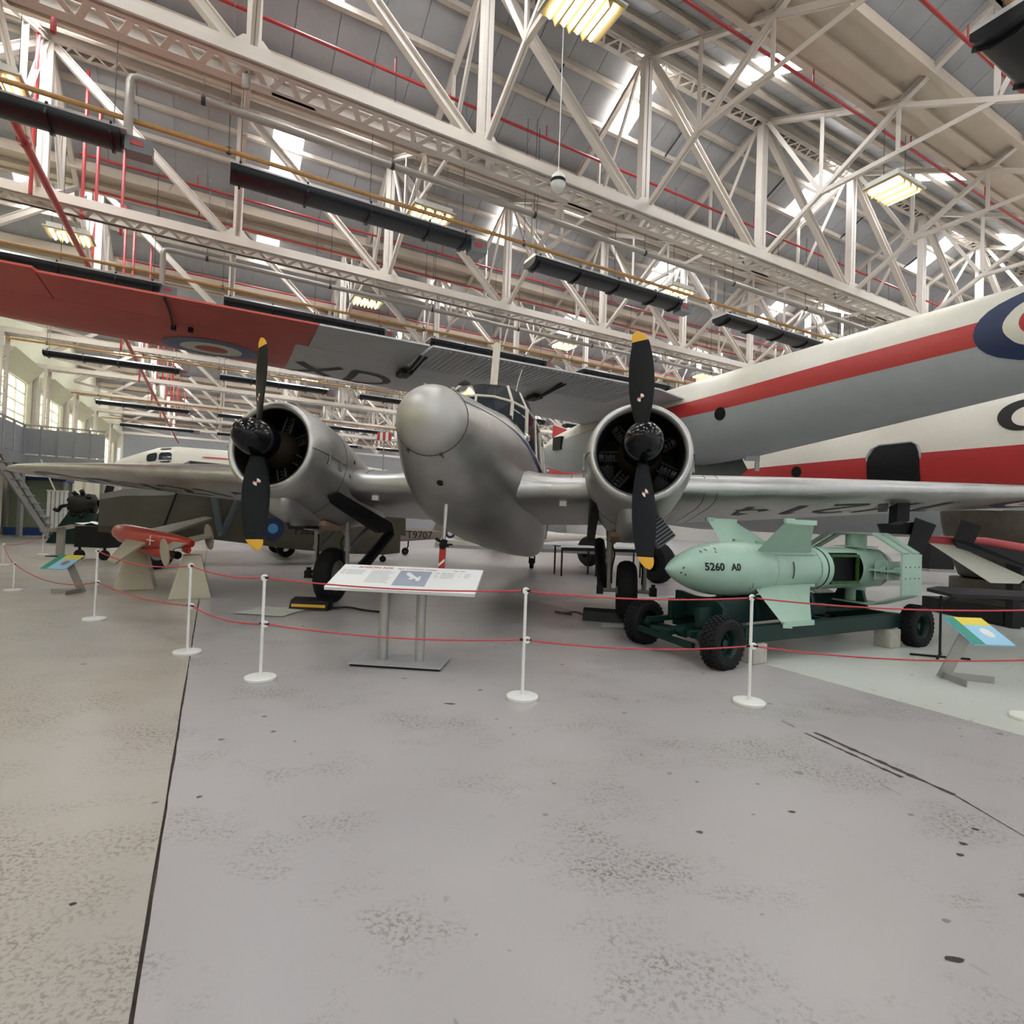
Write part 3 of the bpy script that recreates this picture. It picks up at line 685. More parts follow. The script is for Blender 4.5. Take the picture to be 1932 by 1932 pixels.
def engine(sx, rotdeg):
    X = HUBX * sx; T = Matrix.Translation((X, 0, 0))
    b = MB(); rg = []
    def ring(y, w, ht, hb): return [Vector((X + w * math.cos(a), y, (ht if math.sin(a) >= 0 else hb) * math.sin(a))) for a in (2 * math.pi * k / 48 for k in range(48))]
    for y, r in ((.95, .47), (.6, .455), (.40, .447), (.30, .447), (.245, .46), (.215, .485), (.21, .505), (.225, .53), (.255, .548)): rg.append(ring(y, r, r, r))
    for y in (.30, .42, .6, .9, 1.2, 1.6, 2.2, 3.0, 3.8): rg.append(ring(y, *interp(NAC, y)))
    b.loft(rg, cap0=False); nac = part(b, 'engine_nacelle', 'silver', angle=60)
    b = MB(); b.lathe([(0, 0), (.46, 0)], (X, .9, 0), (0, 1, 0), 32); part(b, 'firewall', 'engine_dark', nac)
    b = MB(); b.lathe([(.449, .235), (.444, .30), (.443, .6), (.45, .9)], (X, 0, 0), (0, 1, 0), 40); part(b, 'cowl_liner', 'engine_dark', nac)
    # seams and latches
    for s2 in (1, -1):
        b = MB(); b.tube([Vector((X + s2 * (interp(NAC, y)[0] + .003 if y >= .3 else r), y, -.02)) for y, r in ((.225, .533), (.255, .551), (.32, 0), (.45, 0), (.7, 0), (1.0, 0))], .005, 5); part(b, 'cowl_seam', 'seam_dark', nac)
        for y in (.55, .85):
            x = X + s2 * (interp(NAC, y)[0] + .008); b = MB(); b.box((x, y, -.02), (.012, .02, .16)); b.box((x, y, -.11), (.02, .035, .04)); part(b, 'cowl_latch', 'gear_grey', nac, smooth=False)
        for (y, z) in ((1.28, .10), (1.18, -.10)):
            w_ = interp(NAC, y)[0]; x = X + s2 * (w_ * math.sqrt(1 - (z / .56) ** 2) + .004); b = MB(); b.lathe([(0, 0), (.032, 0)], (x, y, z), (s2, .1, 0), 14); part(b, 'access_hole', 'black', nac)
    for y in (1.02,):
        w_ = interp(NAC, y); b = MB(); b.tube([Vector((X + (w_[0] + .002) * math.cos(a), y, (w_[1] + .002 if math.sin(a) > 0 else w_[2] + .002) * math.sin(a))) for a in (2 * math.pi * k / 40 for k in range(40))], .003, 4, closed=True); part(b, 'cowl_seam', 'seam_dark', nac)
    # radial engine
    b = MB(); b.lathe([(.05, -.02), (.11, .0), (.14, .10), (.20, .18), (.24, .30), (.26, .42), (.26, .60)], (X, .12, 0), (0, 1, 0), 24); crank = part(b, 'crankcase', 'engine_bronze', nac)
    if 'cyl' not in panel_cache: panel_cache['cyl'] = CYL.mesh('cylinder', 'engine_dark', True)
    for i in range(7):
        a = 2 * math.pi * i / 7 + .22
        M = LV @ T @ Matrix.Translation((0, .52, 0)) @ Matrix.Rotation(a, 4, 'Y'); link('cylinder', panel_cache['cyl'], nac, M)
    # chin with carburettor intake, gear bay lining
    b = MB(); rg = []
    for y, w_, z0, z1 in ((.42, .10, -.55, -.60), (.46, .16, -.5, -.68), (.6, .20, -.5, -.74), (1.0, .22, -.5, -.80), (1.5, .20, -.5, -.80)):
        rg.append([Vector((X - w_, y, z0)), Vector((X + w_, y, z0)), Vector((X + w_ * .9, y, (z0 + 2 * z1) / 3)), Vector((X + w_ * .5, y, z1)), Vector((X - w_ * .5, y, z1)), Vector((X - w_ * .9, y, (z0 + 2 * z1) / 3))])
    b.loft(rg); part(b, 'intake_fairing', 'silver', nac, angle=50)
    b = MB(); b.box((X, 1.55, -.725), (.50, .50, .06)); part(b, 'gear_bay', 'bay_tan', nac, smooth=False)
    inn = -sx
    b = MB(); xd = X + inn * .40
    b.prism([(xd - inn * .02, .88, -.44), (xd + inn * .02, 1.02, -.36), (xd + inn * .05, 2.9, -.44), (xd + inn * .06, 3.0, -.56), (xd + inn * .04, 2.5, -.66), (xd + inn * .02, 1.7, -.575), (xd, 1.05, -.50)], (inn * .10, 0, 0)); gd = part(b, 'gear_door', 'black', nac, smooth=False)
    b = MB(); False and b.prism([(xd - sx * .05 + inn * .0, .55, -.50), (xd + inn * .02, .60, -.30), (xd + inn * .05, .95, -.44), (xd + inn * .02, .9, -.93), (xd - inn * .05, .8, -.95)], (-inn * .16, .03, -.02)); None
    # louvred oil cooler on the outer side
    xo = X + sx * .27; Rg = Matrix.Rotation(math.radians(-38 * sx), 3, 'Y'); b = MB(); b.box((xo, .85, -.76), (.22, .20, .27), Rg); oc = part(b, 'oil_cooler', 'heater_box', nac, smooth=False) if sx > 0 else None
    b = MB()
    for i in range(7): b.box(Vector((xo, .745, -.76)) + Rg @ Vector((0, 0, -.115 + i * .038)), (.21, .02, .018), Rg)
    if sx > 0: part(b, 'louvre', 'black', nac, smooth=False)
    if sx < 0:
        b = MB(); b.tube([(X - .12, 1.0, -.78), (X - .02, .9, -.86), (X + .15, .95, -.84), (X + .2, 1.2, -.80)], .02, 6); part(b, 'exhaust_pipe', 'black', nac, smooth=False)
    # propeller
    b = MB(); b.lathe([(0, -.385), (.035, -.38), (.095, -.35), (.15, -.285), (.187, -.19), (.207, -.09), (.212, .0), (.212, .10), (.195, .12), (.0, .12)], (X, 0, 0), (0, 1, 0), 32); sp = part(b, 'spinner', 'spinner_black', angle=40)
    for half in (0, 1):
        M = LV @ T @ Matrix.Rotation(math.radians(rotdeg + 180 * half), 4, 'Y')
        b = MB(); b.loft(blade_rings(.12, 1.135, 22, 5 if sx < 0 else 0)); b.xf(M); bl = part(b, 'propeller_blade', 'prop_black', level=False, angle=50)
        b = MB(); b.loft(blade_rings(1.135, 1.255, 8, 5 if sx < 0 else 0)); b.xf(M); part(b, 'blade_tip', 'tip_yellow', bl, level=False, angle=50)
        be = math.radians(35.5 + (5 if sx < 0 else 0)); cdir = Vector((math.cos(be), -math.sin(be), 0)); nd = Vector((-math.sin(be), -math.cos(be), 0))
        o = Vector((0, 0, .50)) + nd * .022
        b = MB()
        for a0 in (10, 190): b.quad(o, *[o + (cdir * math.cos(math.radians(a0 + 80 * i / 6)) + Vector((0, 0, 1)) * math.sin(math.radians(a0 + 80 * i / 6))) * .042 for i in range(7)])
        b.xf(M); part(b, 'decal', 'decal_white', bl, level=False, smooth=False)
        b = MB(); b.quad(*[o + nd * .001 + cdir * x + Vector((0, 0, z)) for x, z in ((-.04, .008), (-.04, -.004), (.04, -.008), (.04, .004))]); b.xf(M); part(b, 'decal', 'decal_red', bl, level=False, smooth=False)
    # undercarriage (built upright in the standing attitude)
    b = MB(); R = .405; wd = .125
    b.lathe([(.22, -wd * .8), (.26, -wd), (.33, -wd * 1.0), (.38, -wd * .75), (R, -wd * .25), (R, wd * .25), (.38, wd * .75), (.33, wd), (.26, wd), (.22, wd * .8)], (X, 0, R), (1, 0, 0), 36); ty = part(b, 'main_wheel', 'tyre', level=False, angle=50)
    b = MB(); b.lathe([(0, -.13), (.06, -.13), (.08, -.08), (.20, -.06), (.225, -.1), (.225, .1), (.20, .06), (.08, .08), (.06, .13), (0, .13)], (X, 0, R), (1, 0, 0), 28); part(b, 'wheel_hub', 'gear_grey', ty, level=False)
    b = MB(); b.tube([(X - .34, 0, R), (X + .34, 0, R)], .028, 10); part(b, 'axle', 'gear_grey', level=False)
    for s2 in (-1, 1):
        b = MB(); b.tube([(X + .23 * s2, -.05, 1.25), (X + .23 * s2, -.02, .78)], .046, 12); b.lathe([(.056, -.03), (.056, .03)], (X + .23 * s2, -.025, .80), (0, 0, 1), 12); lg = part(b, 'gear_leg', 'gear_grey', level=False)
        b = MB(); b.tube([(X + .23 * s2, -.02, .8), (X + .23 * s2, 0, R)], .033, 10); part(b, 'oleo', 'chrome' if False else 'gear_grey', lg, level=False)
        b = MB(); b.box((X + .35 * s2, 0, R), (.09, .13, .11)); b.box((X + .35 * s2, -.02, R + .07), (.05, .05, .06)); part(b, 'axle_lug', 'black', lg, level=False, smooth=False)
        b = MB(); b.tube([(X + .23 * s2, .02, .80), (X + .24 * s2, .9, 1.2)], .03, 8); part(b, 'drag_strut', 'gear_grey', level=False)
        b = MB(); b.tube(smoothpath([(X + .21 * s2, -.05, 1.0), (X + .17 * s2, -.1, .9), (X + .2 * s2, -.06, .7), (X + .2 * s2, -.03, .5)], 4), .012, 6); part(b, 'brake_hose', 'black', lg, level=False)
    b = MB(); n = 10; b.loft([[Vector((X - .24 + .48 * i / n, -.05, 1.22)) for i in range(n + 1)] + [Vector((X + .24 - .48 * i / n, -.05, .96 + .16 * math.sin(math.pi * i / n))) for i in range(n + 1)], [Vector((X - .24 + .48 * i / n, .03, 1.22)) for i in range(n + 1)] + [Vector((X + .24 - .48 * i / n, .03, .96 + .16 * math.sin(math.pi * i / n))) for i in range(n + 1)]]); part(b, 'gear_arch', 'gear_grey', level=False, smooth=False)
    b = MB(); b.tube([(X + inn * .36, 1.30, 1.0), (X + inn * .30, .22, .44)], .085, 12); part(b, 'radius_rod', 'engine_dark' if False else 'black', level=False, smooth=False)
engine(-1, -6); engine(1, -2)
# tail wheel, rear fuselage keel
b = MB(); b.lathe([(.05, -.05), (.13, -.05), (.15, -.02), (.15, .02), (.13, .05), (.05, .05)], (0, 7.55, .15), (1, 0, 0), 20); tw = part(b, 'tail_wheel', 'tyre', level=False)
b = MB(); b.tube([(-.07, 7.55, .15), (-.07, 7.6, .33), (0, 7.7, .42), (.02, 7.8, .62)], .022, 8); b.tube([(.07, 7.55, .15), (.07, 7.6, .33), (0, 7.7, .42)], .022, 8); part(b, 'tail_wheel_fork', 'black', tw, level=False)
b = MB(); b.prism([(-2.6, 9.2, -.0), (2.6, 9.2, 0), (2.9, 10.0, 0), (-2.9, 10.0, 0)], (0, 0, .12)); part(b, 'tailplane', 'silver', smooth=False)
b = MB(); b.prism([(0, 8.6, .4), (0, 9.3, 1.7), (0, 9.9, 1.8), (0, 10.4, 1.2), (0, 10.3, .2)], (.10, 0, 0)); part(b, 'tail_fin', 'silver', smooth=False)
# ================================================================== roof services
LH = 1.12 * PN
def heater_proto():
    t = {}
    b = MB(); b.prism([(0, -.25, .10), (0, -.20, .155), (0, .20, .155), (0, .25, .10)], (LH, 0, 0)); t['reflector_hood'] = b.mesh('reflector_hood', 'heater_hood')
    b = MB(); n = 9; pr = [(0, -.24, .10)] + [(0, -.24 * math.cos(math.pi * i / n), .03 - .09 * math.sin(math.pi * i / n)) for i in range(n + 1)] + [(0, .24, .10)]; b.loft([[Vector(p) for p in pr], [Vector((LH - .08, p[1], p[2])) for p in pr]]); t['radiant_tube'] = b.mesh('radiant_tube', 'heater_black', True)
    b = MB(); b.box((LH + .14, 0, .0), (.34, .26, .22)); b.box((LH - .02, .06, .06), (.16, .10, .12)); t['burner_box'] = b.mesh('burner_box', 'heater_box')
    b = MB(); b.box((LH + .12, -.135, .02), (.16, .008, .08)); t['red_label'] = b.mesh('red_label', 'pipe_red')
    b = MB(); b.prism([(0, -.27, -.02), (0, -.21, .18), (0, .21, .18), (0, .27, -.02), (0, .12, -.10), (0, -.12, -.10)], (.03, 0, 0)); t['strap'] = b.mesh('strap', 'heater_black')
    b = MB(); b.tube([(0, 0, .17), (0, 0, 2.9)], .006, 5); t['hanger_wire'] = b.mesh('hanger_wire', 'wire_dark')
    return t
HP = heater_proto()
US = [-2.54, -1.06, .42, 1.93, 3.4, 4.9, 6.4]
rows = [(-1.02, [-1.06, .42, 1.0], 'row almost overhead'), (.15, US[:6], 'nearest row'), (1.14, US, 'second row away'), (2.62, US, 'third row away'), (4.24, US, 'fourth row away'), (5.6, US, 'fifth row away')]
for vi, us, rl in rows:
    if vi == -1.02: us = [.8]
    for ui, u0 in enumerate(us):
        lab = 'black radiant tube heater in the top right corner of the picture' if vi < 0 else 'black radiant tube heater, %s from the left in the %s' % (ORD[ui], rl)
        o = empty('radiant_heater', W(u0, vi, 6.6), lab, 'heater', 'gas radiant heaters hanging from the roof', rz=ANG)
        for nm in ('reflector_hood', 'radiant_tube', 'burner_box', 'red_label'): link(nm, HP[nm], o)
        for x in (.12, LH * .27, LH * .52, LH * .78, LH - .2): link('strap', HP['strap'], o).location = (x, 0, 0)
        for x in (.14, LH * .53, LH - .18): link('hanger_wire', HP['hanger_wire'], o).location = (x, 0, 0)
nm_ = ['almost overhead', 'nearest', 'second', 'third', 'fourth', 'fifth']
for i, (vi, us, rl) in enumerate(rows):
    z = 7.0; b = MB(); b.tube([W(UL + .3, vi, z), W(8.5, vi, z)], .038, 8)
    root = empty('gas_pipe', W(UL + .3, vi, z), 'ochre gas pipe running above the %s heater row' % nm_[i], 'pipe', 'gas pipes along the heater rows')
    b.v = [tuple(Vector(p) - Vector(root.location)) for p in b.v]; b.build('pipe', 'pipe_gas', root, True)
    for u0 in [UL + .6 + 1.45 * j for j in range(6)]:
        c = MB(); p = W(u0, vi, z) - Vector(root.location); c.tube([p, p + Vector((0, 0, 2.6))], .006, 5); c.box(p, (.06, .06, .10)); c.build('pipe_hanger', 'wire_dark', root)
# flue
for i, (vi, z, u0, u1) in enumerate(((.14, 7.62, -1.42, 5.5), (1.12, 7.6, -1.42, 5.5))):
    root = empty('flue_pipe', W(u0, vi, 6.6), 'grey sheet metal flue pipe with an elbow above the %s heater row' % ('nearest' if i == 0 else 'second'), 'pipe', 'flue pipes of the heaters'); O = Vector(root.location)
    b = MB(); b.tube([W(u0, vi, 6.7) - O, W(u0, vi, z - .10) - O, W(u0 + .006, vi, z - .03) - O, W(u0 + .03, vi, z) - O, W(u1, vi, z) - O], .062, 10); b.build('duct', 'pipe_flue', root, True)
    for j in range(8):
        p = W(u0 + .25 + .8 * j, vi, z) - O; c = MB(); c.tube([p - Vector((0, 0, .07)), p + Vector((0, 0, 2.0))], .007, 5); c.lathe([(.07, -.03), (.07, .03)], p, UD, 10); c.build('duct_hanger', 'wire_dark', root)
# sprinkler pipes
spl = [(-.74, 9.35, .5, 'just in front of the camera'), (-.43, 9.5, -1.9, 'before the nearest girder'), (.2, 9.6, -1.9, 'behind the nearest girder'), (.445, 9.5, -1.9, 'along the first roof valley'), (1.2, 9.6, -1.9, 'behind the second girder'), (1.445, 9.5, -1.9, 'along the second roof valley'), (2.2, 9.6, -1.9, 'behind the third girder'), (3.2, 9.6, -1.9, 'behind the fourth girder'), (4.2, 9.6, -1.9, 'behind the fifth girder')]
for vi, z, u0, wh in spl:
    root = empty('sprinkler_pipe', W(u0, vi, z), 'thin red sprinkler pipe under the roof %s' % wh, 'pipe', 'red sprinkler pipes under the roof'); O = Vector(root.location)
    MB().tube([W(u0, vi, z) - O, W(9.5, vi, z) - O], .030, 8).build('pipe', 'pipe_red', root, True)
    for j in range(11):
        p = W(max(u0, -1.6) + .35 + j * .9, vi, z) - O; MB().tube([p, p + Vector((0, 0, .28))], .014, 6).build('sprinkler_drop', 'pipe_red', root)
root = empty('sprinkler_main', W(-1.9, -.6, 7.5), 'thick red water main slanting along the left side below the girders', 'pipe'); O = Vector(root.location)
MB().tube([W(-1.9, -.6, 7.5) - O, W(-1.9, 8.3, 7.5) - O], .065, 10).build('main_pipe', 'pipe_red', root, True)
for k in range(0, 8):
    MB().lathe([(.10, -.05), (.10, .05)], W(-1.9, k + .55, 7.5) - O, VD, 10).build('pipe_coupling', 'pipe_red', root)
for k in range(0, 7):
    r2 = empty('sprinkler_riser', W(-1.9, k, 7.5), 'group of upright red pipes beside the left end of the %s girder' % ('nearest' if k == 0 else ORD[k]), 'pipe', 'red risers at the left ends of the girders'); O2 = Vector(r2.location)
    for du, dv, z0, z1 in ((-.10, -.12, 7.5, 11.0), (.08, .02, 7.6, 10.9), (.14, .04, 7.9, 10.2), (.26, .08, 7.6, 10.4)):
        MB().tube([W(-1.9 + du, k + dv, z0) - O2, W(-1.9 + du, k + dv, z1) - O2], .035, 8).build('riser', 'pipe_red', r2, True)
# lamps
t_h = MB(); t_h.prism([(-.52, -.36, .0), (.52, -.36, .0), (.44, -.28, .13), (-.44, -.28, .13)][0:2] + [(.52, .36, 0), (-.52, .36, 0)], (0, 0, .03)); t_h.box((0, 0, .09), (.9, .6, .12)); t_h = t_h.mesh('housing', 'lamp_white')
t_r = MB().box((0, 0, -.02), (.98, .66, .03)).mesh('reflector', 'lamp_gold')
t_t = MB().tube([(0, -.30, -.06), (0, .30, -.06)], .021, 6, cap=False).mesh('tube', 'tube_glow', True)
t_s = MB().prism([(-.045, -.32, -.035), (.045, -.32, -.035), (.012, -.32, -.12), (-.012, -.32, -.12)], (0, .64, 0)).mesh('louvre', 'lamp_gold')
t_w = MB().tube([(0, 0, .12), (0, 0, 1.3)], .006, 5).mesh('suspension_wire', 'wire_dark')
for k in range(-1, 6):
    for j, u0 in enumerate((-2.05, .08, 2.22, 4.35, 6.45)):
        vi = k + .58
        ks = {-1: 'nearest', 0: 'first', 1: 'second', 2: 'third', 3: 'fourth', 4: 'fifth', 5: 'sixth'}[k]
        if k == -1 and j == 0: continue
        o = empty('ceiling_lamp', W(u0, vi, 8.5), 'four-tube ceiling lamp, %s from the left in the %s roof valley' % (ORD[j], ks), 'lamp', 'four-tube lamps hanging in the roof valleys', rz=ANG)
        link('housing', t_h, o); link('reflector', t_r, o)
        for i in range(4): link('tube', t_t, o).location = (-.36 + .24 * i, 0, 0)
        for i in range(3): link('louvre', t_s, o).location = (-.24 + .24 * i, 0, 0)
        for x in (-.4, .4): link('suspension_wire', t_w, o).location = (x, 0, 0)
# hanging detector
o = empty('hanging_detector', W(.247, -.18, 7.0), 'white egg-shaped detector hanging on a long wire from the roof', 'detector')
MB().lathe([(0, -.14), (.06, -.125), (.11, -.06), (.13, .0)], (0, 0, 0), (0, 0, 1), 20).build('lower_shell', 'white_paint', o, True)
MB().lathe([(.13, .06), (.11, .13), (.05, .19), (0, .20)], (0, 0, 0), (0, 0, 1), 20).build('upper_shell', 'white_paint', o, True)
MB().lathe([(.118, 0), (.118, .06)], (0, 0, 0), (0, 0, 1), 20).build('grille', 'black', o, True)
MB().tube([(0, 0, .2), (0, 0, 3.4)], .009, 5).build('wire', 'white_paint', o)
o = empty('cable_pulley', W(-1.02, 0, 7.55), 'small grey pulley hanging under the second post of the nearest girder', 'pulley')
MB().box((0, 0, .0), (.10, .05, .22)).build('pulley_body', 'pipe_flue', o); MB().tube([(0, 0, .1), (0, 0, .4)], .02, 6).build('chain', 'wire_dark', o)
# ================================================================== the other aircraft
mat('wing_grey', (0.58, 0.58, 0.59), 0.5, noise=0.08, nscale=1.5)
mat('wing_red', (0.55, 0.085, 0.065), 0.5, noise=0.10, nscale=1.5)
mat('fus_white', (0.72, 0.69, 0.61), 0.4, noise=0.03)
mat('fus_red', (0.47, 0.035, 0.035), 0.4, noise=0.04)
mat('fus_grey', (0.40, 0.425, 0.45), 0.45, noise=0.05, nscale=2)
mat('olive', (0.080, 0.074, 0.052), 0.6, noise=0.2, nscale=1.5)
mat('olive_grey', (0.085, 0.095, 0.09), 0.6, noise=0.15)
mat('tan', (0.24, 0.20, 0.16), 0.6, noise=0.12)
mat('strut_grey', (0.10, 0.125, 0.14), 0.4)
mat('sky_blue', (0.08, 0.30, 0.60), 0.5)
XO = Vector((-6.6, 6.95, 0))
xd = empty('trainer_aircraft', (4.2, 14.6, 0), 'white, red and grey aircraft with red-tipped wing reaching over the silver aircraft', 'aircraft')
XB = Vector(xd.location)
def XP(s, t, z): p = XO + UD * s + VD * t; p.z = z; return p - XB
def te(s): return 0.0 if s < 11.1 else (s - 11.1) * .33
def hg(s): return .93 + max(0, s - 1) * .085
def le(s): return 2.75 + max(-3, s) * .178
def hz(s): return 4.30 + .004 * s
def wing_piece(name, m, s0, s1, f0, f1, prof, n=8):
    b = MB(); rings = []
    for i in range(n + 1):
        s = s0 + (s1 - s0) * i / n; a, c = f0(s), f1(s); rings.append([XP(s, a + (c - a) * q, hz(s) + h) for q, h in prof])
    b.loft(rings); return b.build(name, m, xd, True, 30)
RE = [(0, 0), (1, -.03), (1, .20), (0, .03)]
FR = [(0.004, -.03), (.3, -.07), (.6, -.08), (.85, -.04), (.96, .04), (1, .12), (.96, .22), (.8, .32), (.4, .30), (.004, .20)]
wing_piece('aileron', 'wing_red', -4.0, .33, lambda s: te(s) - .12, hg, RE); wing_piece('aileron', 'wing_red', .345, 3.86, te, hg, RE)
wing_piece('wing_trailing_panel', 'wing_grey', 3.875, 5.74, te, hg, RE)
flap = wing_piece('flap', 'wing_grey', 5.80, 12.95, te, hg, RE)
wing_piece('wing_tip', 'wing_red', -4.0, 3.66, hg, le, FR); wing_piece('wing', 'wing_grey', 3.66, 14.5, hg, le, FR, 16)
b = MB(); s = 5.95
while s < 11.0:
    b.bar(XP(s, te(s) + .08, hz(s) - .008), XP(s, hg(s) - .1, hz(s) - .032), .035, .02); s += .11
tag(b.build('flap_rib', 'wing_grey', flap))
def under(s, t):
    a, c = hg(s), le(s); q = (t - a) / (c - a); tab = FR[:5]; return hz(s) + interp(tab, min(max(q, .004), .96))[0] - .008
def udec(v, f, name, m):
    b = MB(); b.v = [tuple(XP(s, t, under(s, t))) for s, t in v]; b.f = f; b.build(name, m, xd)
for r0, r1, m in ((.50, .78, 'dope_blue'), (.27, .50, 'mark_white'), (.001, .27, 'dope_red')):
    v, f = disc(2.35, 2.30, r0, r1); v = [(s, 2.22 + (t - 2.30) * .78) for s, t in v]; udec(v, f, 'roundel_ring', m)
def strokes_mesh(lines, w):
    V = []; Fc = []
    for P0, P1 in lines:
        d = Vector((P1[0] - P0[0], P1[1] - P0[1])); L = d.length; d /= L; n = Vector((-d.y, d.x)) * w
        for k in range(4):
            a = Vector(P0) + d * (L * k / 4); c = Vector(P0) + d * (L * (k + 1) / 4); i = len(V); V += [tuple(a + n), tuple(c + n), tuple(c - n), tuple(a - n)]; Fc.append((i, i + 1, i + 2, i + 3))
    return V, Fc
udec(*strokes_mesh([((3.85, 2.15), (4.55, 3.1)), ((4.65, 2.15), (3.8, 3.1))], .09), 'serial_letter', 'mark_black')
arc = [(5.1 + .62 * math.sin(math.pi * i / 10) * 1.0, 2.72 - .52 * math.cos(math.pi * i / 10)) for i in range(11)]
udec(*strokes_mesh([((4.95, 2.2), (4.95, 3.24))] + list(zip([(4.9, 2.2)] + arc, arc + [(4.9, 3.24)])), .085), 'serial_letter', 'mark_black')
for s, L in ((5.77, 1.3), (9.0, 1.6)):
    b = MB(); p0 = XP(s, hg(s) + .45, hz(s) - .16); b.tube(smoothpath([XP(s, hg(s) + .75, hz(s) - .06), p0, XP(s, hg(s) - .1, hz(s) - .14), XP(s, hg(s) - .1 - L * .5, hz(s) - .03)], 4), .03, 6); b.box(XP(s, hg(s) + .25, hz(s) - .13), (.22, .40, .10), Matrix.Rotation(ANG, 3, 'Z')); b.tube([XP(s + .15, hg(s) + .3, hz(s) - .12), XP(s + .12, hg(s) - L * .55, hz(s) - .02)], .022, 6); b.build('flap_bracket', 'black', xd)
for s, t in ((1.81, 1.24), (2.05, 1.22)):
    b = MB(); p = XP(s, t, hz(s) - .05); b.tube([p + Vector((0, 0, .05)), p - Vector((0, 0, .07))], .04, 8); b.build('hinge_fairing', 'black', xd)
b = MB(); b.tube([XP(1.75, .0, hz(1) - .01), XP(1.8, .5, hz(1) - .05), XP(1.81, 1.2, hz(1) - .08)], .016, 6); b.build('aileron_rod', 'black', xd)
# fuselage: white top, red band, grey belly
def band_fuselage(root, axis, bands, n=10, side=1.0):
    """axis: list of (point, radius_w, radius_h, offset angle of the band); bands: list of (name, material, a0, a1) in degrees, 0 = toward the viewer side"""
    base = Vector(root.location); P = [Vector(a[0]) for a in axis]
    for nm, m, a0, a1 in bands:
        b = MB(); rings = []
        for i, a in enumerate(axis):
            t = (P[min(i + 1, len(P) - 1)] - P[max(i - 1, 0)]); t.z = 0; t.normalize(); lat = Vector((t.y, -t.x, 0)) * side
            if callable(a0): A0, A1 = a0(i), a1(i)
            else: A0, A1 = a0, a1
            rings.append([P[i] - base + lat * (a[1] * math.cos(math.radians(A0 + (A1 - A0) * k / n))) + Vector((0, 0, a[2] * math.sin(math.radians(A0 + (A1 - A0) * k / n)))) for k in range(n + 1)])
        b.loft(rings, closed=False); b.build(nm, m, root, True, 60)
ax = [((10.6, 4.5, 4.85), .50, .55), ((9.6, 6.1, 4.68), .66, .68), ((8.8, 7.35, 4.55), .74, .75), ((8.0, 8.6, 4.44), .82, .82), ((6.7, 10.6, 4.22), .94, .94), ((5.45, 12.6, 4.0), 1.03, 1.03), ((4.2, 14.6, 3.84), 1.06, 1.06), ((3.2, 16.2, 3.75), .98, .98), ((2.3, 17.7, 3.7), .82, .82), ((1.6, 18.8, 3.66), .62, .62), ((1.2, 19.5, 3.62), .38, .40), ((1.05, 19.8, 3.6), .05, .05)]
lo = [-14, -14, -14, -12, -8, -4, 0, 17, 18, 18, 18, 18]; hi = [15, 15, 15, 15, 16, 17, 18, 18.5, 18.5, 18.5, 18.5, 18.5]
band_fuselage(xd, ax, [('fuselage_crown', 'fus_white', lambda i: hi[i], lambda i: 180 - hi[i]), ('fuselage_stripe', 'fus_red', lambda i: lo[i], lambda i: hi[i]), ('fuselage_belly', 'fus_grey', lambda i: -180 - lo[i], lambda i: lo[i]), ('fuselage_stripe', 'fus_red', lambda i: 180 - hi[i], lambda i: 180 - lo[i])], n=14, side=-1.0)
def fus_point(axis, f, ang, out=.006, side=-1.0):
    i = min(int(f), len(axis) - 2); t = f - i; A, B = axis[i], axis[i + 1]; p = Vector(A[0]).lerp(Vector(B[0]), t); w_ = A[1] + (B[1] - A[1]) * t; h_ = A[2] + (B[2] - A[2]) * t
    d = Vector(B[0]) - Vector(A[0]); d.z = 0; d.normalize(); lat = Vector((d.y, -d.x, 0)) * side; a = math.radians(ang); return p + lat * ((w_ + out) * math.cos(a)) + Vector((0, 0, (h_ + out) * math.sin(a)))
def fus_disc(root, axis, f, ang, r0, r1, df, name, m, n=32, side=-1.0, rad=.8, out=.006, rings_=3):
    b = MB(); base = Vector(root.location); R_ = []
    for j in range(rings_ + 1):
        r = r0 + (r1 - r0) * j / rings_; R_.append([fus_point(axis, f + r * df * math.cos(2 * math.pi * k / n), ang + math.degrees(r / rad * math.sin(2 * math.pi * k / n)), out, side) - base for k in range(n)])
    b.loft(R_, cap0=False, cap1=False); b.build(name, m, root, True)
for r0, r1, m in ((.36, .58, 'mark_blue'), (.20, .36, 'mark_white'), (.001, .20, 'mark_red')): fus_disc(xd, ax, 2.80, 2, r0, r1, .66, 'roundel_ring', m)
fus_disc(xd, ax, 5.05, -9, .001, .14, .43, 'porthole', 'black', out=.008, rad=1.0)
b = MB(); p = fus_point(ax, 8.35, 12, -.02) - XB; b.box(p, (.25, .42, .42), Matrix.Rotation(.55, 3, 'Z')); b.build('nose_hatch', 'engine_dark', xd)
b = MB(); p = Vector((5.35, 13.6, 2.75)) - XB; b.prism([p + Vector((-1.1, .3, .35)), p + Vector((.15, -.1, .45)), p + Vector((.35, -.2, .0)), p + Vector((.1, -.1, -.28)), p + Vector((-1.2, .3, -.25))], (.25, .9, 0)); b.build('undercarriage_door', 'olive_grey', xd)
b = MB(); p = Vector((5.45, 12.6, 2.93)) - XB; b.box(p, (.32, .1, .12)); b.box(p + Vector((.12, 0, -.14)), (.09, .05, .3)); b.build('door_bracket', 'fus_grey', xd)
for q in ((3.364, 12.578), (2.4, 16.9)):
    b = MB(); b.tube([Vector((q[0], q[1], 3.4)) - XB, Vector((q[0], q[1], 0)) - XB], .05, 8); b.lathe([(.2, -.16), (.40, -.16), (.46, -.07), (.46, .07), (.40, .16), (.2, .16)], Vector((q[0], q[1], .46)) - XB, UD, 24); b.build('undercarriage_leg', 'tyre', xd, True) if q[0] < 5 else None
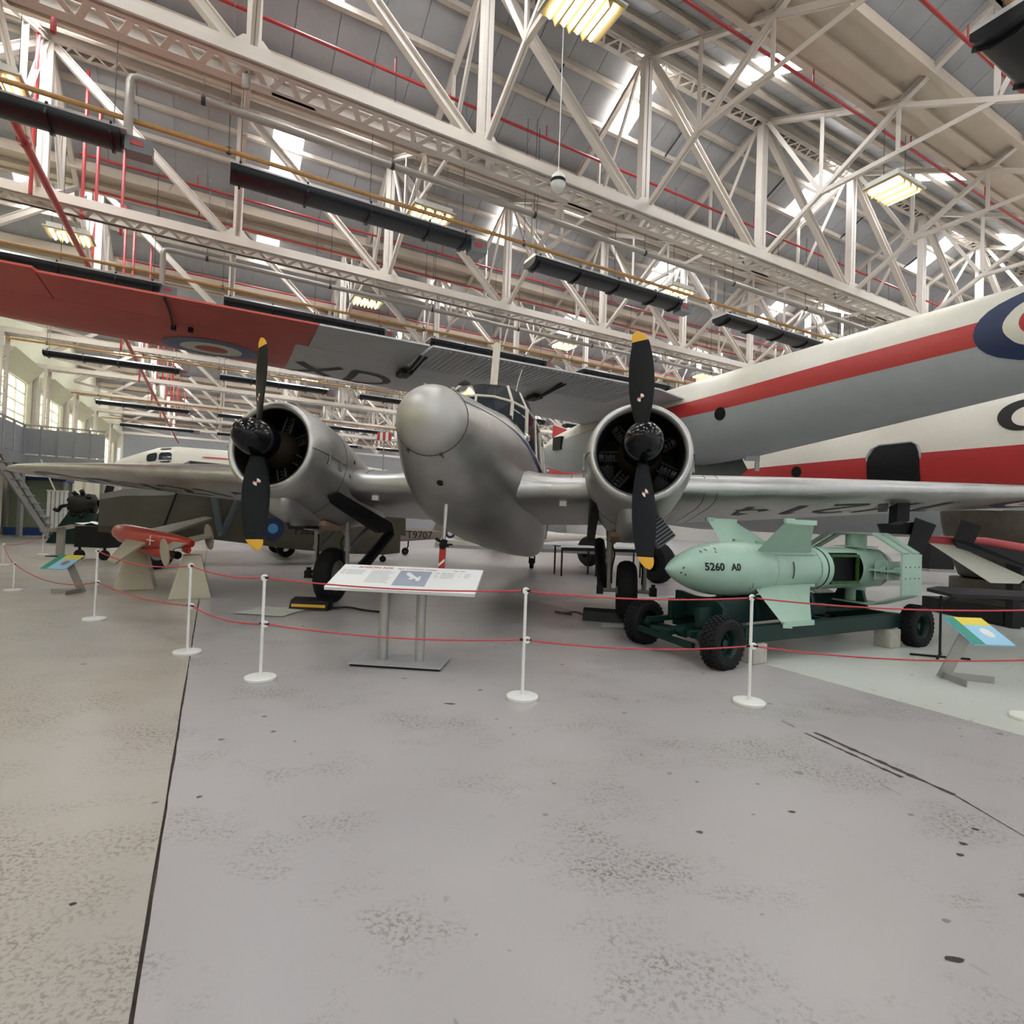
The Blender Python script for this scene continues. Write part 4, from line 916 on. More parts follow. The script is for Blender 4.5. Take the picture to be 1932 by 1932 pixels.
# ---- large transport behind
tr = empty('transport_aircraft', (11.3, 14.6, 0), 'large white transport aircraft with broad red band and open square door at right', 'aircraft')
BX = Vector((9.7, 14.0, 0)) + UD * 1.7
axb = [(BX - VD * 6 + Vector((0, 0, 3.15)), 1.75, 1.85), (BX - VD * 3 + Vector((0, 0, 3.15)), 1.8, 1.9), (BX + Vector((0, 0, 3.15)), 1.8, 1.9), (BX + VD * 4 + Vector((0, 0, 3.10)), 1.78, 1.88), (BX + VD * 8 + Vector((0, 0, 3.0)), 1.65, 1.75), (BX + VD * 12 + Vector((0, 0, 2.95)), 1.3, 1.4), (BX + VD * 15 + Vector((0, 0, 2.9)), .8, .9), (BX + VD * 16.5 + Vector((0, 0, 2.85)), .1, .1)]
band_fuselage(tr, axb, [('fuselage_crown', 'fus_white', 5, 175), ('fuselage_stripe', 'fus_red', -27, 5), ('fuselage_belly', 'fus_grey', -180, -27), ('fuselage_stripe', 'fus_red', 175, 180)], n=14, side=-1.0)
def fus_patch(root, axis, f0, f1, a0, a1, name, m, side=-1.0, out=.01, n=8, rc=0.25):
    b = MB(); base = Vector(root.location); R_ = []
    for i in range(n + 1):
        t = i / n; f = f0 + (f1 - f0) * t; e = min(t, 1 - t); sh = max(0, rc - e) / rc; inset = (1 - math.sqrt(max(0, 1 - sh * sh))) * .22 * (a1 - a0)
        R_.append([fus_point(axis, f, a0 + inset + (a1 - a0 - 2 * inset) * k / 10, out, side) - base for k in range(11)])
    b.loft(R_, closed=False); return b.build(name, m, root, True)
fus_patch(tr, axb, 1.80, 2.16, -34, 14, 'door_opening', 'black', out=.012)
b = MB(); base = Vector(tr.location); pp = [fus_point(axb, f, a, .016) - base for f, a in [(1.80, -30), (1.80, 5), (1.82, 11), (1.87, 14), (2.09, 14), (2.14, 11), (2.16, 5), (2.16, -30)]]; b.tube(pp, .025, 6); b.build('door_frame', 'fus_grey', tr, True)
fus_disc(tr, axb, 1.17, 27, .001, .40, .38, 'window_opening', 'black', rad=1.85, out=.012); fus_disc(tr, axb, 1.14, 25, .001, .25, .38, 'window_reveal', 'fus_white', rad=1.85, out=.016)
fus_disc(tr, axb, 2.66, -2, .001, .16, .25, 'porthole', 'black', rad=1.85, out=.012)
b = MB(); p = BX + VD * 15.0 - Vector(tr.location); b.prism([p + Vector((-2.3, 0, 2.8)), p + Vector((-.5, -.5, 3.3)), p + Vector((-.9, 0, 5.9)), p + Vector((-2.1, .2, 6.3))], (.15, .25, 0)); b.build('tail_fin', 'fus_red', tr)
for q in (-6, 11):
    b = MB(); p = BX + VD * q - Vector(tr.location); b.tube([p + Vector((0, 0, 1.6)), p + Vector((0, 0, .4))], .12, 10); b.lathe([(.2, -.15), (.42, -.15), (.48, -.06), (.48, .06), (.42, .15), (.2, .15)], p + Vector((0, 0, .48)), UD, 22); b.build('undercarriage_leg', 'tyre', tr, True)
# ---- white airliner nose at the left
al = empty('airliner', (-13.6, 26.2, 0), 'white airliner with red band, its cockpit showing above the silver left wing', 'aircraft')
ad = Vector((.86, .5, 0)).normalized(); A0 = Vector((-18.1, 24.2, 0))
axc = [(A0 + Vector((0, 0, 2.75)), .05, .05), (A0 + ad * .25 + Vector((0, 0, 2.8)), .35, .33), (A0 + ad * .8 + Vector((0, 0, 2.88)), .65, .62), (A0 + ad * 1.5 + Vector((0, 0, 2.98)), .9, .85), (A0 + ad * 2.1 + Vector((0, 0, 3.0)), 1.05, 1.08), (A0 + ad * 2.8 + Vector((0, 0, 3.0)), 1.15, 1.2), (A0 + ad * 4.5 + Vector((0, 0, 3.0)), 1.2, 1.22), (A0 + ad * 9 + Vector((0, 0, 3.0)), 1.2, 1.2), (A0 + ad * 14 + Vector((0, 0, 3.1)), .6, .7), (A0 + ad * 16 + Vector((0, 0, 3.2)), .1, .1)]
band_fuselage(al, axc, [('fuselage_crown', 'fus_white', 2, 178), ('fuselage_belly', 'fus_white', -182, -26)], n=14, side=1.0)
band_fuselage(al, axc[:5], [('fuselage_side', 'fus_white', -26, 2)], n=4, side=1.0); band_fuselage(al, axc[4:], [('fuselage_stripe', 'fus_red', -26, 2)], n=4, side=1.0)
fus_patch(al, axc, 3.3, 3.95, 22, 48, 'cockpit_window', 'cockpit_glass', side=1.0, out=.02); fus_patch(al, axc, 4.05, 4.75, 18, 46, 'cockpit_window', 'cockpit_glass', side=1.0, out=.02); fus_patch(al, axc, 4.1, 4.7, 58, 66, 'eyebrow_window', 'black', side=1.0, out=.02)
fus_patch(al, axc, 5.6, 6.6, 34, 38, 'door_line', 'fus_red', side=1.0, out=.02)
b = MB(); p = A0 + ad * 3 - Vector(al.location); b.tube([p + Vector((0, 0, 1.9)), p + Vector((0, 0, .3))], .08, 8); b.lathe([(.1, -.1), (.3, -.1), (.34, 0), (.3, .1), (.1, .1)], p + Vector((0, 0, .34)), (0, 1, 0), 18); b.build('nose_leg', 'tyre', al, True)
b = MB(); p = A0 + ad * 9 - Vector(al.location); b.tube([p + Vector((0, 0, 1.9)), p + Vector((0, 0, .3))], .08, 8); b.lathe([(.1, -.1), (.3, -.1), (.34, 0), (.3, .1), (.1, .1)], p + Vector((0, 0, .34)), (0, 1, 0), 18); b.build('main_leg', 'tyre', al, True)
b = MB(); b.prism([A0 + ad * 4.2 + Vector((.3, -2.6, 2.2)) - Vector(al.location), A0 + ad * 4.32 + Vector((.3, -2.6, 2.2)) - Vector(al.location), A0 + ad * 4.32 + Vector((.3, -2.6, 3.1)) - Vector(al.location), A0 + ad * 4.26 + Vector((.3, -2.6, 3.15)) - Vector(al.location)], (0, .04, 0)); b.build('aerial', 'black', al)
# ---- olive high-wing light aircraft under the left wing
ar = empty('olive_light_aircraft', (-7.0, 13.2, 0), 'dark olive light aircraft with blue roundel and serial under the silver left wing', 'aircraft')
RB = Vector(ar.location); A1, A2 = Vector((-8.9, 11.9, 0)), Vector((-3.2, 15.9, 0)); dd = (A2 - A1).normalized(); nn = Vector((dd.y, -dd.x, 0)); LA = (A2 - A1).length
ST = [(0.0, .36, 1.55, .75), (.06, .44, 1.68, .70), (.18, .52, 1.75, .66), (.30, .58, 2.05, .62), (.42, .58, 2.10, .52), (.55, .50, 1.75, .40), (.75, .34, 1.25, .27), (.92, .15, .95, .22), (1.0, .04, .85, .26)]
b = MB(); b.loft([[A1 + dd * (LA * t) + nn * (w_ * c) + Vector((0, 0, (zt + zb) / 2 + (zt - zb) / 2 * s)) - RB for c, s in ((1, -.65), (.75, -1), (-.75, -1), (-1, -.65), (-1, .7), (-.7, 1), (.7, 1), (1, .7))] for t, w_, zt, zb in ST]); b.build('fuselage', 'olive', ar, True, 30)
def arp(t, z, out=.006): w_, zt, zb = interp(ST, t); return A1 + dd * (LA * t) + nn * (w_ + out) + Vector((0, 0, z)) - RB
b = MB(); b.tube([arp(.16, .72, .01), arp(.20, 1.72, .01)], .02, 5); b.build('cowling_joint', 'black', ar)
for r0, r1, m in ((.12, .27, 'mark_blue'), (.001, .12, 'sky_blue')):
    b = MB(); c = .49; R_ = [[arp(c + r * math.cos(2 * math.pi * k / 28) / LA, .90 + r * math.sin(2 * math.pi * k / 28), .01) for k in range(28)] for r in (r0, r1)]; b.loft(R_, cap0=False, cap1=False); b.build('roundel_ring', m, ar)
yv = Vector((0, 0, 1)); M = Matrix(((dd.x, 0, nn.x, 0), (dd.y, 0, nn.y, 0), (0, 1, 0, 0), (0, 0, 0, 1)))
tp = arp(.61, .86, .075); text('serial', 'FS628', .30, Matrix.Translation(tp) @ M, 'black', ar, xscale=.9)
b = MB(); q0 = A1 + dd * (LA * .34) - RB
b.prism([q0 + nn * -5 + dd * -.8 + Vector((0, 0, 2.35)), q0 + nn * .9 + dd * -.8 + Vector((0, 0, 2.2)), q0 + nn * .9 + dd * .9 + Vector((0, 0, 2.15)), q0 + nn * -5 + dd * .9 + Vector((0, 0, 2.3))], (0, 0, .16)); b.build('wing', 'olive_grey', ar)
for t0, t1 in ((.30, .2), (.40, .5)):
    b = MB(); b.bar(A1 + dd * (LA * .33) + nn * .55 + Vector((0, 0, .7)) - RB, A1 + dd * (LA * (.33 + (t1 - .33) * .4)) + nn * 1.0 + Vector((0, 0, 2.2)) - RB, .14, .07); b.build('wing_strut', 'strut_grey', ar)
for out in (.95, -.95):
    b = MB(); p = A1 + dd * (LA * .15) + nn * out - RB; b.lathe([(.12, -.1), (.27, -.1), (.31, -.03), (.31, .03), (.27, .1), (.12, .1)], p + Vector((0, 0, .31)), nn, 24); wl_ = b.build('main_wheel', 'tyre', ar, True); b = MB(); b.lathe([(0, .06), (.13, .06), (.14, .09)], p + Vector((0, 0, .31)), nn, 16); b.build('hub_cap', 'gear_grey', wl_); b = MB(); b.bar(p + Vector((0, 0, .31)), A1 + dd * (LA * .2) - RB + Vector((0, 0, .75)), .07, .05); b.build('undercarriage_leg', 'strut_grey', ar)
b = MB(); p = A2 - dd * .5 - RB; b.lathe([(.02, -.03), (.09, -.03), (.09, .03), (.02, .03)], p + Vector((0, 0, .09)), nn, 14); b.tube([p + Vector((0, 0, .09)), p + Vector((0, 0, .35))], .02, 6); b.build('tail_wheel', 'black', ar)
b = MB(); b.prism([A2 - dd * 1.1 + Vector((0, 0, .9)) - RB, A2 - dd * .5 + Vector((0, 0, 2.0)) - RB, A2 + dd * .1 + Vector((0, 0, 1.9)) - RB, A2 + dd * .15 + Vector((0, 0, .75)) - RB], nn * .06); b.build('tail_fin', 'olive', ar)
# ---- tan trainer behind
tn = empty('tan_trainer_aircraft', (-4.5, 18.2, 0), 'tan light aircraft with black serial on its tail, behind the left undercarriage', 'aircraft')
TB = Vector(tn.location); B1, B2 = Vector((-7.2, 16.8, 0)), Vector((-2.5, 19.6, 0)); d2 = (B2 - B1).normalized(); n2 = Vector((d2.y, -d2.x, 0)); L2 = (B2 - B1).length
S2 = [(0, .42, 1.2, .45), (.4, .40, 1.15, .42), (.75, .24, .95, .48), (1.0, .10, .86, .58)]
b = MB(); b.loft([[B1 + d2 * (L2 * t) + n2 * (w_ * c) + Vector((0, 0, (zt + zb) / 2 + (zt - zb) / 2 * s)) - TB for c, s in ((1, -.7), (.7, -1), (-.7, -1), (-1, -.7), (-1, .6), (-.6, 1), (.6, 1), (1, .6))] for t, w_, zt, zb in S2]); b.build('fuselage', 'tan', tn, True, 30)
M2 = Matrix(((d2.x, 0, n2.x, 0), (d2.y, 0, n2.y, 0), (0, 1, 0, 0), (0, 0, 0, 1))); text('serial', 'T9707', .36, Matrix.Translation(B1 + d2 * (L2 * .83) + n2 * .34 + Vector((0, 0, .70)) - TB) @ M2, 'black', tn)
b = MB(); b.prism([B2 - d2 * .4 + Vector((0, 0, .75)) - TB, B2 + Vector((0, 0, 1.7)) - TB, B2 + d2 * .5 + Vector((0, 0, 1.6)) - TB, B2 + d2 * .5 + Vector((0, 0, .65)) - TB], n2 * .08); b.build('tail_fin', 'tan', tn)
b = MB(); p = B2 + d2 * .32 + n2 * .09 + Vector((0, 0, .80)) - TB; b.quad(*[p + d2 * (.2 * math.cos(a)) + Vector((0, 0, .2 * math.sin(a))) for a in (2 * math.pi * k / 20 for k in range(20))]); b.build('roundel', 'mark_blue', tn); b = MB(); p = p + n2 * .004; b.quad(*[p + d2 * (.11 * math.cos(a)) + Vector((0, 0, .11 * math.sin(a))) for a in (2 * math.pi * k / 20 for k in range(20))]); b.build('roundel', 'mark_white', tn)
b = MB(); p = B2 - d2 * 1.3 - TB; b.lathe([(.03, -.04), (.11, -.04), (.13, 0), (.11, .04), (.03, .04)], p + Vector((0, 0, .13)), n2, 16); b.tube([p + Vector((0, 0, .13)), p + Vector((0, 0, .3)) + d2 * .1, p + Vector((0, 0, .55)) + d2 * .1], .025, 6); b.build('tail_wheel', 'black', tn)
b = MB(); p = B1 - TB; b.prism([p + n2 * -4 + Vector((0, 0, .75)), p + n2 * 2.1 + Vector((0, 0, .85)), p + n2 * 2.1 + d2 * 1.3 + Vector((0, 0, .8)), p + n2 * -4 + d2 * 1.5 + Vector((0, 0, .7))], (0, 0, .14)); b.build('wing', 'tan', tn)
for o_ in (-.9, .9): b = MB(); p = B1 + d2 * .2 + n2 * o_ - TB; b.lathe([(.1, -.07), (.24, -.07), (.26, 0), (.24, .07), (.1, .07)], p + Vector((0, 0, .26)), n2, 18); b.tube([p + Vector((0, 0, .26)), p + Vector((0, 0, .8))], .04, 6); b.build('main_wheel', 'tyre', tn, True)
# ---- white glider far behind the nose
gl = empty('white_glider', (.3, 26, 0), 'low white glider lying far behind the silver fuselage', 'aircraft')
b = MB(); R_ = []
for x, r in ((-3.2, .05), (-2.9, .22), (-2.2, .36), (-1, .42), (.4, .36), (2, .2), (4.5, .1), (5, .05)): R_.append([Vector((x, .3 * x + r * math.cos(2 * math.pi * k / 16), .62 + r * math.sin(2 * math.pi * k / 16))) for k in range(16)])
b.loft(R_); b.build('fuselage', 'fus_white', gl, True)
b = MB(); b.lathe([(.02, -.05), (.15, -.05), (.18, 0), (.15, .05), (.02, .05)], (-.9, -.35, .18), (0, 1, 0), 16); b.tube([(-.9, -.3, .18), (-.9, -.27, .5)], .03, 6); b.build('wheel', 'tyre', gl, True)
b = MB(); b.prism([(-1.2, -6, .95), (-.3, -6, .95), (.1, 0, .85), (.0, 5, .95), (-.9, 5, .95), (-1.3, 0, .85)], (0, 0, .1)); b.build('wing', 'fus_white', gl)
# ================================================================== barrier, boards and floor-standing exhibits
mat('rope_red', (0.50, 0.05, 0.06), 0.6)
mat('post_white', (0.78, 0.78, 0.75), 0.35)
mat('board_white', (0.74, 0.74, 0.73), 0.45)
mat('leg_grey', (0.40, 0.39, 0.37), 0.35, metal=0.4)
mat('plate_grey', (0.46, 0.47, 0.49), 0.35, metal=0.3)
mat('print_grey', (0.42, 0.43, 0.45), 0.6)
mat('print_red', (0.45, 0.06, 0.05), 0.6)
mat('photo_sky', (0.30, 0.33, 0.40), 0.5, noise=0.15, nscale=3)
mat('card_green', (0.02, 0.26, 0.19), 0.5); mat('card_yellow', (0.75, 0.62, 0.06), 0.5); mat('card_blue', (0.30, 0.55, 0.75), 0.5)
mat('zinc', (0.36, 0.35, 0.32), 0.4, metal=0.5)
mat('bomb_green', (0.33, 0.48, 0.385), 0.38, noise=0.06, nscale=4)
mat('bomb_edge', (0.36, 0.53, 0.42), 0.4)
mat('bay_green', (0.03, 0.09, 0.02), 0.5, noise=0.4, nscale=20)
mat('dolly_green', (0.005, 0.024, 0.020), 0.4, spec=0.3)
mat('concrete', (0.42, 0.40, 0.35), 0.9, noise=0.12, nscale=14)
mat('cream_plinth', (0.52, 0.47, 0.36), 0.65, noise=0.04)
mat('model_red', (0.42, 0.035, 0.025), 0.3, coat=0.3)
mat('model_beige', (0.36, 0.32, 0.25), 0.5)
mat('drip_sheet', (0.55, 0.55, 0.50), 0.7)
mat('rust_dark', (0.055, 0.045, 0.032), 0.6, noise=0.3, nscale=5)
PH = .785
posts = [((-4.662, 6.238), 'first'), ((-2.85, 4.938), 'second'), ((-1.884, 4.251), 'third'), ((.122, 4.02), 'fourth'), ((1.796, 4.086), 'fifth'), ((3.75, 3.96), 'sixth')]
base_me = MB().lathe([(0, 0), (.112, 0), (.115, .006), (.115, .022), (.110, .027), (.02, .030), (0, .030)], (0, 0, 0), (0, 0, 1), 32).mesh('post_base', 'post_white', True)
pole_me = MB().tube([(0, 0, .02), (0, 0, PH)], .0115, 12).mesh('pole', 'post_white', True)
ring_me = MB().tube([(.018 * math.cos(2 * math.pi * k / 14), 0, .018 * math.sin(2 * math.pi * k / 14)) for k in range(14)], .009, 8, closed=True).mesh('rope_eye', 'post_white', True)
def post(xy, lab, h=PH, group='white barrier posts'):
    o = empty('barrier_post', (xy[0], xy[1], 0), lab, 'barrier post', group)
    link('post_base', base_me, o); link('pole', pole_me, o, Matrix.Diagonal((1, 1, h / PH, 1)))
    e1 = link('rope_eye', ring_me, o); e1.location = (0, 0, h - .005); e1.rotation_euler = (0, 0, .3)
    if h > .6: e2 = link('rope_eye', ring_me, o); e2.location = (.02, -.005, .425); e2.rotation_euler = (0, 0, .3)
    return o
for (xy, n), extra in zip(posts, ('left of the red missile model', 'on the cracked floor joint', 'left of the long white information board', 'near the middle of the picture', 'in front of the trolley wheel', 'cut off by the right edge')):
    post(xy, 'white barrier post, %s from the left, %s' % (n, extra))
far_posts = [((-7.265, 8.104), 'short white barrier post at the left beside the angled reading board', .40), ((-10.42, 11.35), 'white barrier post cut off by the left edge', .44), ((-11.91, 14.06), 'small far white barrier post between the left edge and grey pillar', .5), ((-17.6, 22.4), 'tiny far white barrier post before the black machine', .6)]
for xy, lab, h in far_posts: post(xy, lab, h, 'far white barrier posts')
def rope(a, b, sag, lab):
    a, b = Vector(a), Vector(b); pts = [a.lerp(b, t / 16) - Vector((0, 0, sag * 4 * (t / 16) * (1 - t / 16))) for t in range(17)]
    o = empty('barrier_rope', a, lab, 'rope', 'red barrier ropes'); bld = MB().tube([p - a for p in pts], .0058, 8); bld.build('cord', 'rope_red', o, True)
    for e in (pts[0], pts[-1]): MB().lathe([(0, -.012), (.010, -.012), (.010, .012), (0, .012)], e - a + (b - a).normalized() * (.02 if e is pts[0] else -.02), (b - a), 8).build('ferrule', 'black', o, True)
for i in range(5):
    a, b = posts[i][0], posts[i + 1][0]
    rope((*a, PH - .005), (*b, PH - .005), .035 if i else .07, 'upper red rope between the %s and %s white posts from the left' % (posts[i][1], posts[i + 1][1]))
    rope((a[0] + .02, a[1], .425), (b[0] + .0, b[1], .425), .045, 'lower red rope between the %s and %s white posts from the left' % (posts[i][1], posts[i + 1][1]))
rope((-7.265, 8.104, .395), (-4.662, 6.238, .42), .12, 'sagging red rope from the short left post to the first tall post'); rope((-10.42, 11.35, .42), (-7.265, 8.104, .395), .05, 'red rope leaving the picture at the left edge'); rope((-10.42, 11.35, .43), (-11.91, 14.06, .49), .08, 'far red rope behind the angled reading board')
# ---- long information board
ib = empty('information_board', (-.93, 4.87, 0), 'long white information board on two grey legs in front of silver aircraft', 'sign', rz=-.10)
b = MB(); b.box((0, 0, .026), (.80, .40, .012)); b.build('base_plate', 'plate_grey', ib)
b = MB(); b.box((0, 0, .012), (.78, .38, .02)); b.build('base_skirt', 'black', ib)
for x in (-.165, .165): MB().tube([(x, .0, .03), (x, .0, .72)], .043, 20).build('leg', 'leg_grey', ib, True)
tl = math.atan2(.16, .44); BM = Matrix.Translation((0.02, .0, .735)) @ Matrix.Rotation(tl, 4, 'X')
b = MB(); b.box((0, 0, 0), (1.30, .47, .028)); b.xf(BM); bd = b.build('board', 'board_white', ib)
def on_board(b_, name, m): b_.xf(BM); return b_.build(name, m, bd)
def flat(x0, x1, y0, y1, z=.0146): return MB().quad((x0, y0, z), (x1, y0, z), (x1, y1, z), (x0, y1, z))
def btext(s, size, x, y, m, xs=1.0): text('lettering', s, size, BM @ Matrix.Translation((x, y, .0148)), m, bd, extrude=.0003, xscale=xs, align='LEFT', bold=.0012 if size > .05 else .0002)
btext('Avro', .030, -.575, .185, 'print_grey'); btext('ANSON XIX', .052, -.50, .185, 'print_red', 1.15); btext('light transport, trainer', .034, -.13, .185, 'print_red', 1.2); btext('\u2022', .05, -.19, .185, 'print_grey'); btext('\u2022', .05, .19, .185, 'print_red'); btext('1946-1968', .026, .38, .185, 'print_red')
random.seed(5)
for x0, x1, y0, n in ((-.575, -.37, .12, 5), (-.35, -.13, .12, 12)):
    b = MB()
    for i in range(n):
        y = y0 - i * .021; b.v and None; q = flat(x0, x1 - random.uniform(0, .05), y, y + .009); k = len(b.v); b.v += q.v; b.f.append((k, k + 1, k + 2, k + 3))
    on_board(b, 'text_lines', 'print_grey')
for x0, x1, n in ((.24, .28, 6), (.29, .42, 6), (.45, .48, 5), (.50, .57, 5)):
    b = MB()
    for i in range(n):
        y = .13 - i * .02; q = flat(x0, x1 - random.uniform(0, .03), y, y + .008); k = len(b.v); b.v += q.v; b.f.append((k, k + 1, k + 2, k + 3))
    on_board(b, 'text_lines', 'print_grey')
for i in range(3): on_board(flat(-.62, -.585, .11 - i * .035, .118 - i * .035), 'text_lines', 'print_red')
on_board(flat(-.09, .20, -.15, .15), 'photograph', 'photo_sky')
b = MB(); z = .0152; b.quad((-.02, .07, z), (.02, .10, z), (.11, .0, z), (.06, -.01, z)); b.quad((.02, -.01, z), (.05, .03, z), (.07, .02, z), (.05, -.03, z)); b.quad((.08, .0, z), (.12, .06, z), (.13, -.04, z), (.10, -.05, z)); b.quad((-.03, .1, z), (.0, .12, z), (.02, .09, z), (-.01, .08, z)); on_board(b, 'photograph_aircraft', 'board_white')
b = MB(); b.quad((.55, -.20, .0152), (.58, -.20, .0152), (.565, -.165, .0152)); on_board(b, 'emblem', 'print_red')
# ---- small reading boards
def lectern(base, sx, lab):
    o = empty('reading_board', (base[0], base[1], 0), lab, 'sign', 'low angled reading boards'); S = lambda p: (p[0] * sx, p[1], p[2])
    for e in ((-.02 if sx > 0 else .02, -.29), (.35, -.14)):
        ex = e[0] if e[0] > .1 else e[0]
        b = MB(); b.bar(S((0, 0, .03)), S((ex, e[1], .03)), .012, .06); b.build('foot', 'zinc', o)
    b = MB(); b.bar(S((.0, .0, .0)), S((.16, -.06, .42)), .10, .02, (0, -1, .3)); b.build('stem', 'zinc', o)
    Mb = Matrix.Translation(S((.26, -.06, .445))) @ Matrix.Rotation(math.radians(26), 4, 'X')
    b = MB(); b.box((0, 0, 0), (.36, .40, .014)); b.xf(Mb); pl = b.build('panel', 'card_blue', o)
    def f2(x0, x1, y0, y1, m): q = flat(x0, x1, y0, y1, .0078); q.xf(Mb); q.build('printed_field', m, pl)
    f2(-.18, -.08, -.2, .2, 'card_green'); f2(-.08, .18, .08, .2, 'card_yellow')
    q = MB(); q.quad(*[(.06 + .05 * math.cos(a), -.03 + .07 * math.sin(a), .0085) for a in (2 * math.pi * k / 10 for k in range(10))]); q.xf(Mb); q.build('printed_picture', 'board_white' if sx > 0 else 'tan', pl)
    return o
lectern((3.966, 5.036), 1, 'low angled reading board with green, yellow and blue card, at the right edge')
lectern((-6.32, 8.19), -1, 'low angled reading board with green, yellow and blue card, left of red missile model')
lb = empty('grey_reading_board', (-11.25, 13.8, 0), 'grey reading board on a flat upright pillar, seen from behind', 'sign', 'low angled reading boards')
MB().box((0, 0, .37), (.19, .05, .74)).build('pillar', 'zinc', lb); MB().box((0, 0, .01), (.5, .3, .02)).build('foot', 'black', lb)
b = MB(); b.prism([(-.33, -.25, .62), (.33, -.1, .80), (.36, .3, .78), (-.3, .2, .60)], (0, 0, .02)); b.build('panel', 'zinc', lb)
# ---- green guided bomb
BD = Vector((.898, .440, 0)); BN = Vector((.440, -.898, 0)); BO = Vector((1.54, 5.49, 0))
bomb = empty('guided_bomb', BO + BD * 1.9, 'pale green guided bomb with four wings and box tail lying on a dark trolley', 'bomb')
BB = Vector(bomb.location); ZB = .865
def BP(s, n_, z): p = BO + BD * s + BN * n_; p.z = ZB + z; return p - BB
def bl(prof, name, m, parent=None, n=36, a0=0, a1=2 * math.pi):
    b = MB(); b.lathe(prof, BP(0, 0, 0), BD, n, ref=(0, 0, 1), a0=a0, a1=a1); return b.build(name, m, parent or bomb, True, 40)
body = bl([(0.002, 0), (.05, .05), (.10, .12), (.155, .22), (.20, .33), (.24, .46), (.268, .6), (.285, .76), (.29, .92), (.287, 1.08), (.278, 1.2), (.265, 1.32)], 'warhead', 'bomb_green')
bl([(.262, 1.32), (.255, 1.6), (.245, 1.9), (.24, 2.08)], 'body', 'bomb_green')
bl([(.246, 2.06), (.246, 2.16)], 'clamp_ring', 'bomb_edge'); bl([(.25, 2.18), (.25, 2.26), (.24, 2.27)], 'clamp_ring', 'bomb_edge'); bl([(.243, 2.155), (.243, 2.185)], 'seam', 'seam_dark'); bl([(.267, 1.318), (.267, 1.323)], 'seam', 'gear_grey')
# open equipment bay: skin left out toward the viewer (axis ref z up, angle runs to the far side)
tail = bl([(.245, 2.27), (.245, 2.80)], 'bay_skin', 'bomb_green', n=30, a0=math.radians(140), a1=math.radians(140 + 275)) if False else None
import itertools
def sector(prof, name, m, lo_, hi_, parent=None, n=24):
    """angles measured from straight up toward the viewer side"""
    b = MB(); R_ = []
    for r, s in prof: R_.append([BP(s, r * math.sin(math.radians(lo_ + (hi_ - lo_) * k / n)), r * math.cos(math.radians(lo_ + (hi_ - lo_) * k / n))) for k in range(n + 1)])
    b.loft(R_, closed=False); return b.build(name, m, parent or bomb, True, 40)
sector([(.246, 2.27), (.246, 2.82)], 'bay_skin', 'bomb_green', 135, 400)
b = MB(); b.box((0, 0, 0), (.54, .30, .40), None); b.xf(Matrix.Translation(BP(2.545, -.02, 0)) @ Matrix.Rotation(math.atan2(BD.y, BD.x), 4, 'Z')); bay = b.build('equipment_bay', 'black', bomb)
for dz in (-.155, .155): b = MB(); b.bar(BP(2.29, .18, dz), BP(2.80, .18, dz), .04, .03); b.build('bay_rail', 'bay_green', bomb)
for s in (2.30, 2.79): b = MB(); b.bar(BP(s, .18, -.15), BP(s, .18, .15), .03, .03, BD); b.build('bay_rail', 'bay_green', bomb)
bl([(.246, 2.80), (.248, 3.0), (.246, 3.2), (.235, 3.36), (.20, 3.5), (.13, 3.58), (0.01, 3.61)], 'rear_body', 'bomb_green')
bl([(.25, 3.30), (.25, 3.34)], 'seam', 'gear_grey')
for a in (45, 135, 225, 315):
    ca, sa = math.cos(math.radians(a)), math.sin(math.radians(a)); b = MB(); R_ = []
    for r, s0, s1, th in ((.22, 1.06, 1.98, .03), (.45, 1.06, 1.75, .024), (.72, 1.08, 1.52, .016)):
        R_.append([BP(s, r * ca + o_ * -sa, r * sa + o_ * ca) for s, o_ in ((s0, 0), (s0 + .08, th / 2), (s1 - .06, th / 2), (s1, 0), (s1 - .06, -th / 2), (s0 + .08, -th / 2))])
    b.loft(R_); wg = b.build('wing', 'bomb_green', bomb, True, 20)
    b = MB(); b.bar(BP(1.08, .725 * ca, .725 * sa), BP(1.54, .725 * ca, .725 * sa), .028, .05, (0, 0, 1)); b.box(BP(1.12, .74 * ca, .74 * sa), (.09, .05, .045)); b.build('tip_fairing', 'bomb_edge', wg)
    b = MB(); b.bar(BP(1.0, .262 * ca, .262 * sa), BP(2.0, .248 * ca, .248 * sa), .05, .03); b.build('wing_root', 'bomb_green', wg)
b = MB(); pts = []
for z0, z1 in ((.09, -.10),): b.tube([BP(1.56, .262 * math.cos(t) + .006, .262 * math.sin(t)) for t in [(-.35 + .7 * i / 8) for i in range(9)]], .006, 6)
b.build('gap_line', 'seam_dark', bomb)
for s, z in ((1.0, .295), (1.35, .28)): b = MB(); b.box(BP(s, 0, z), (.09, .07, .04)); b.build('suspension_lug', 'bomb_green', bomb)
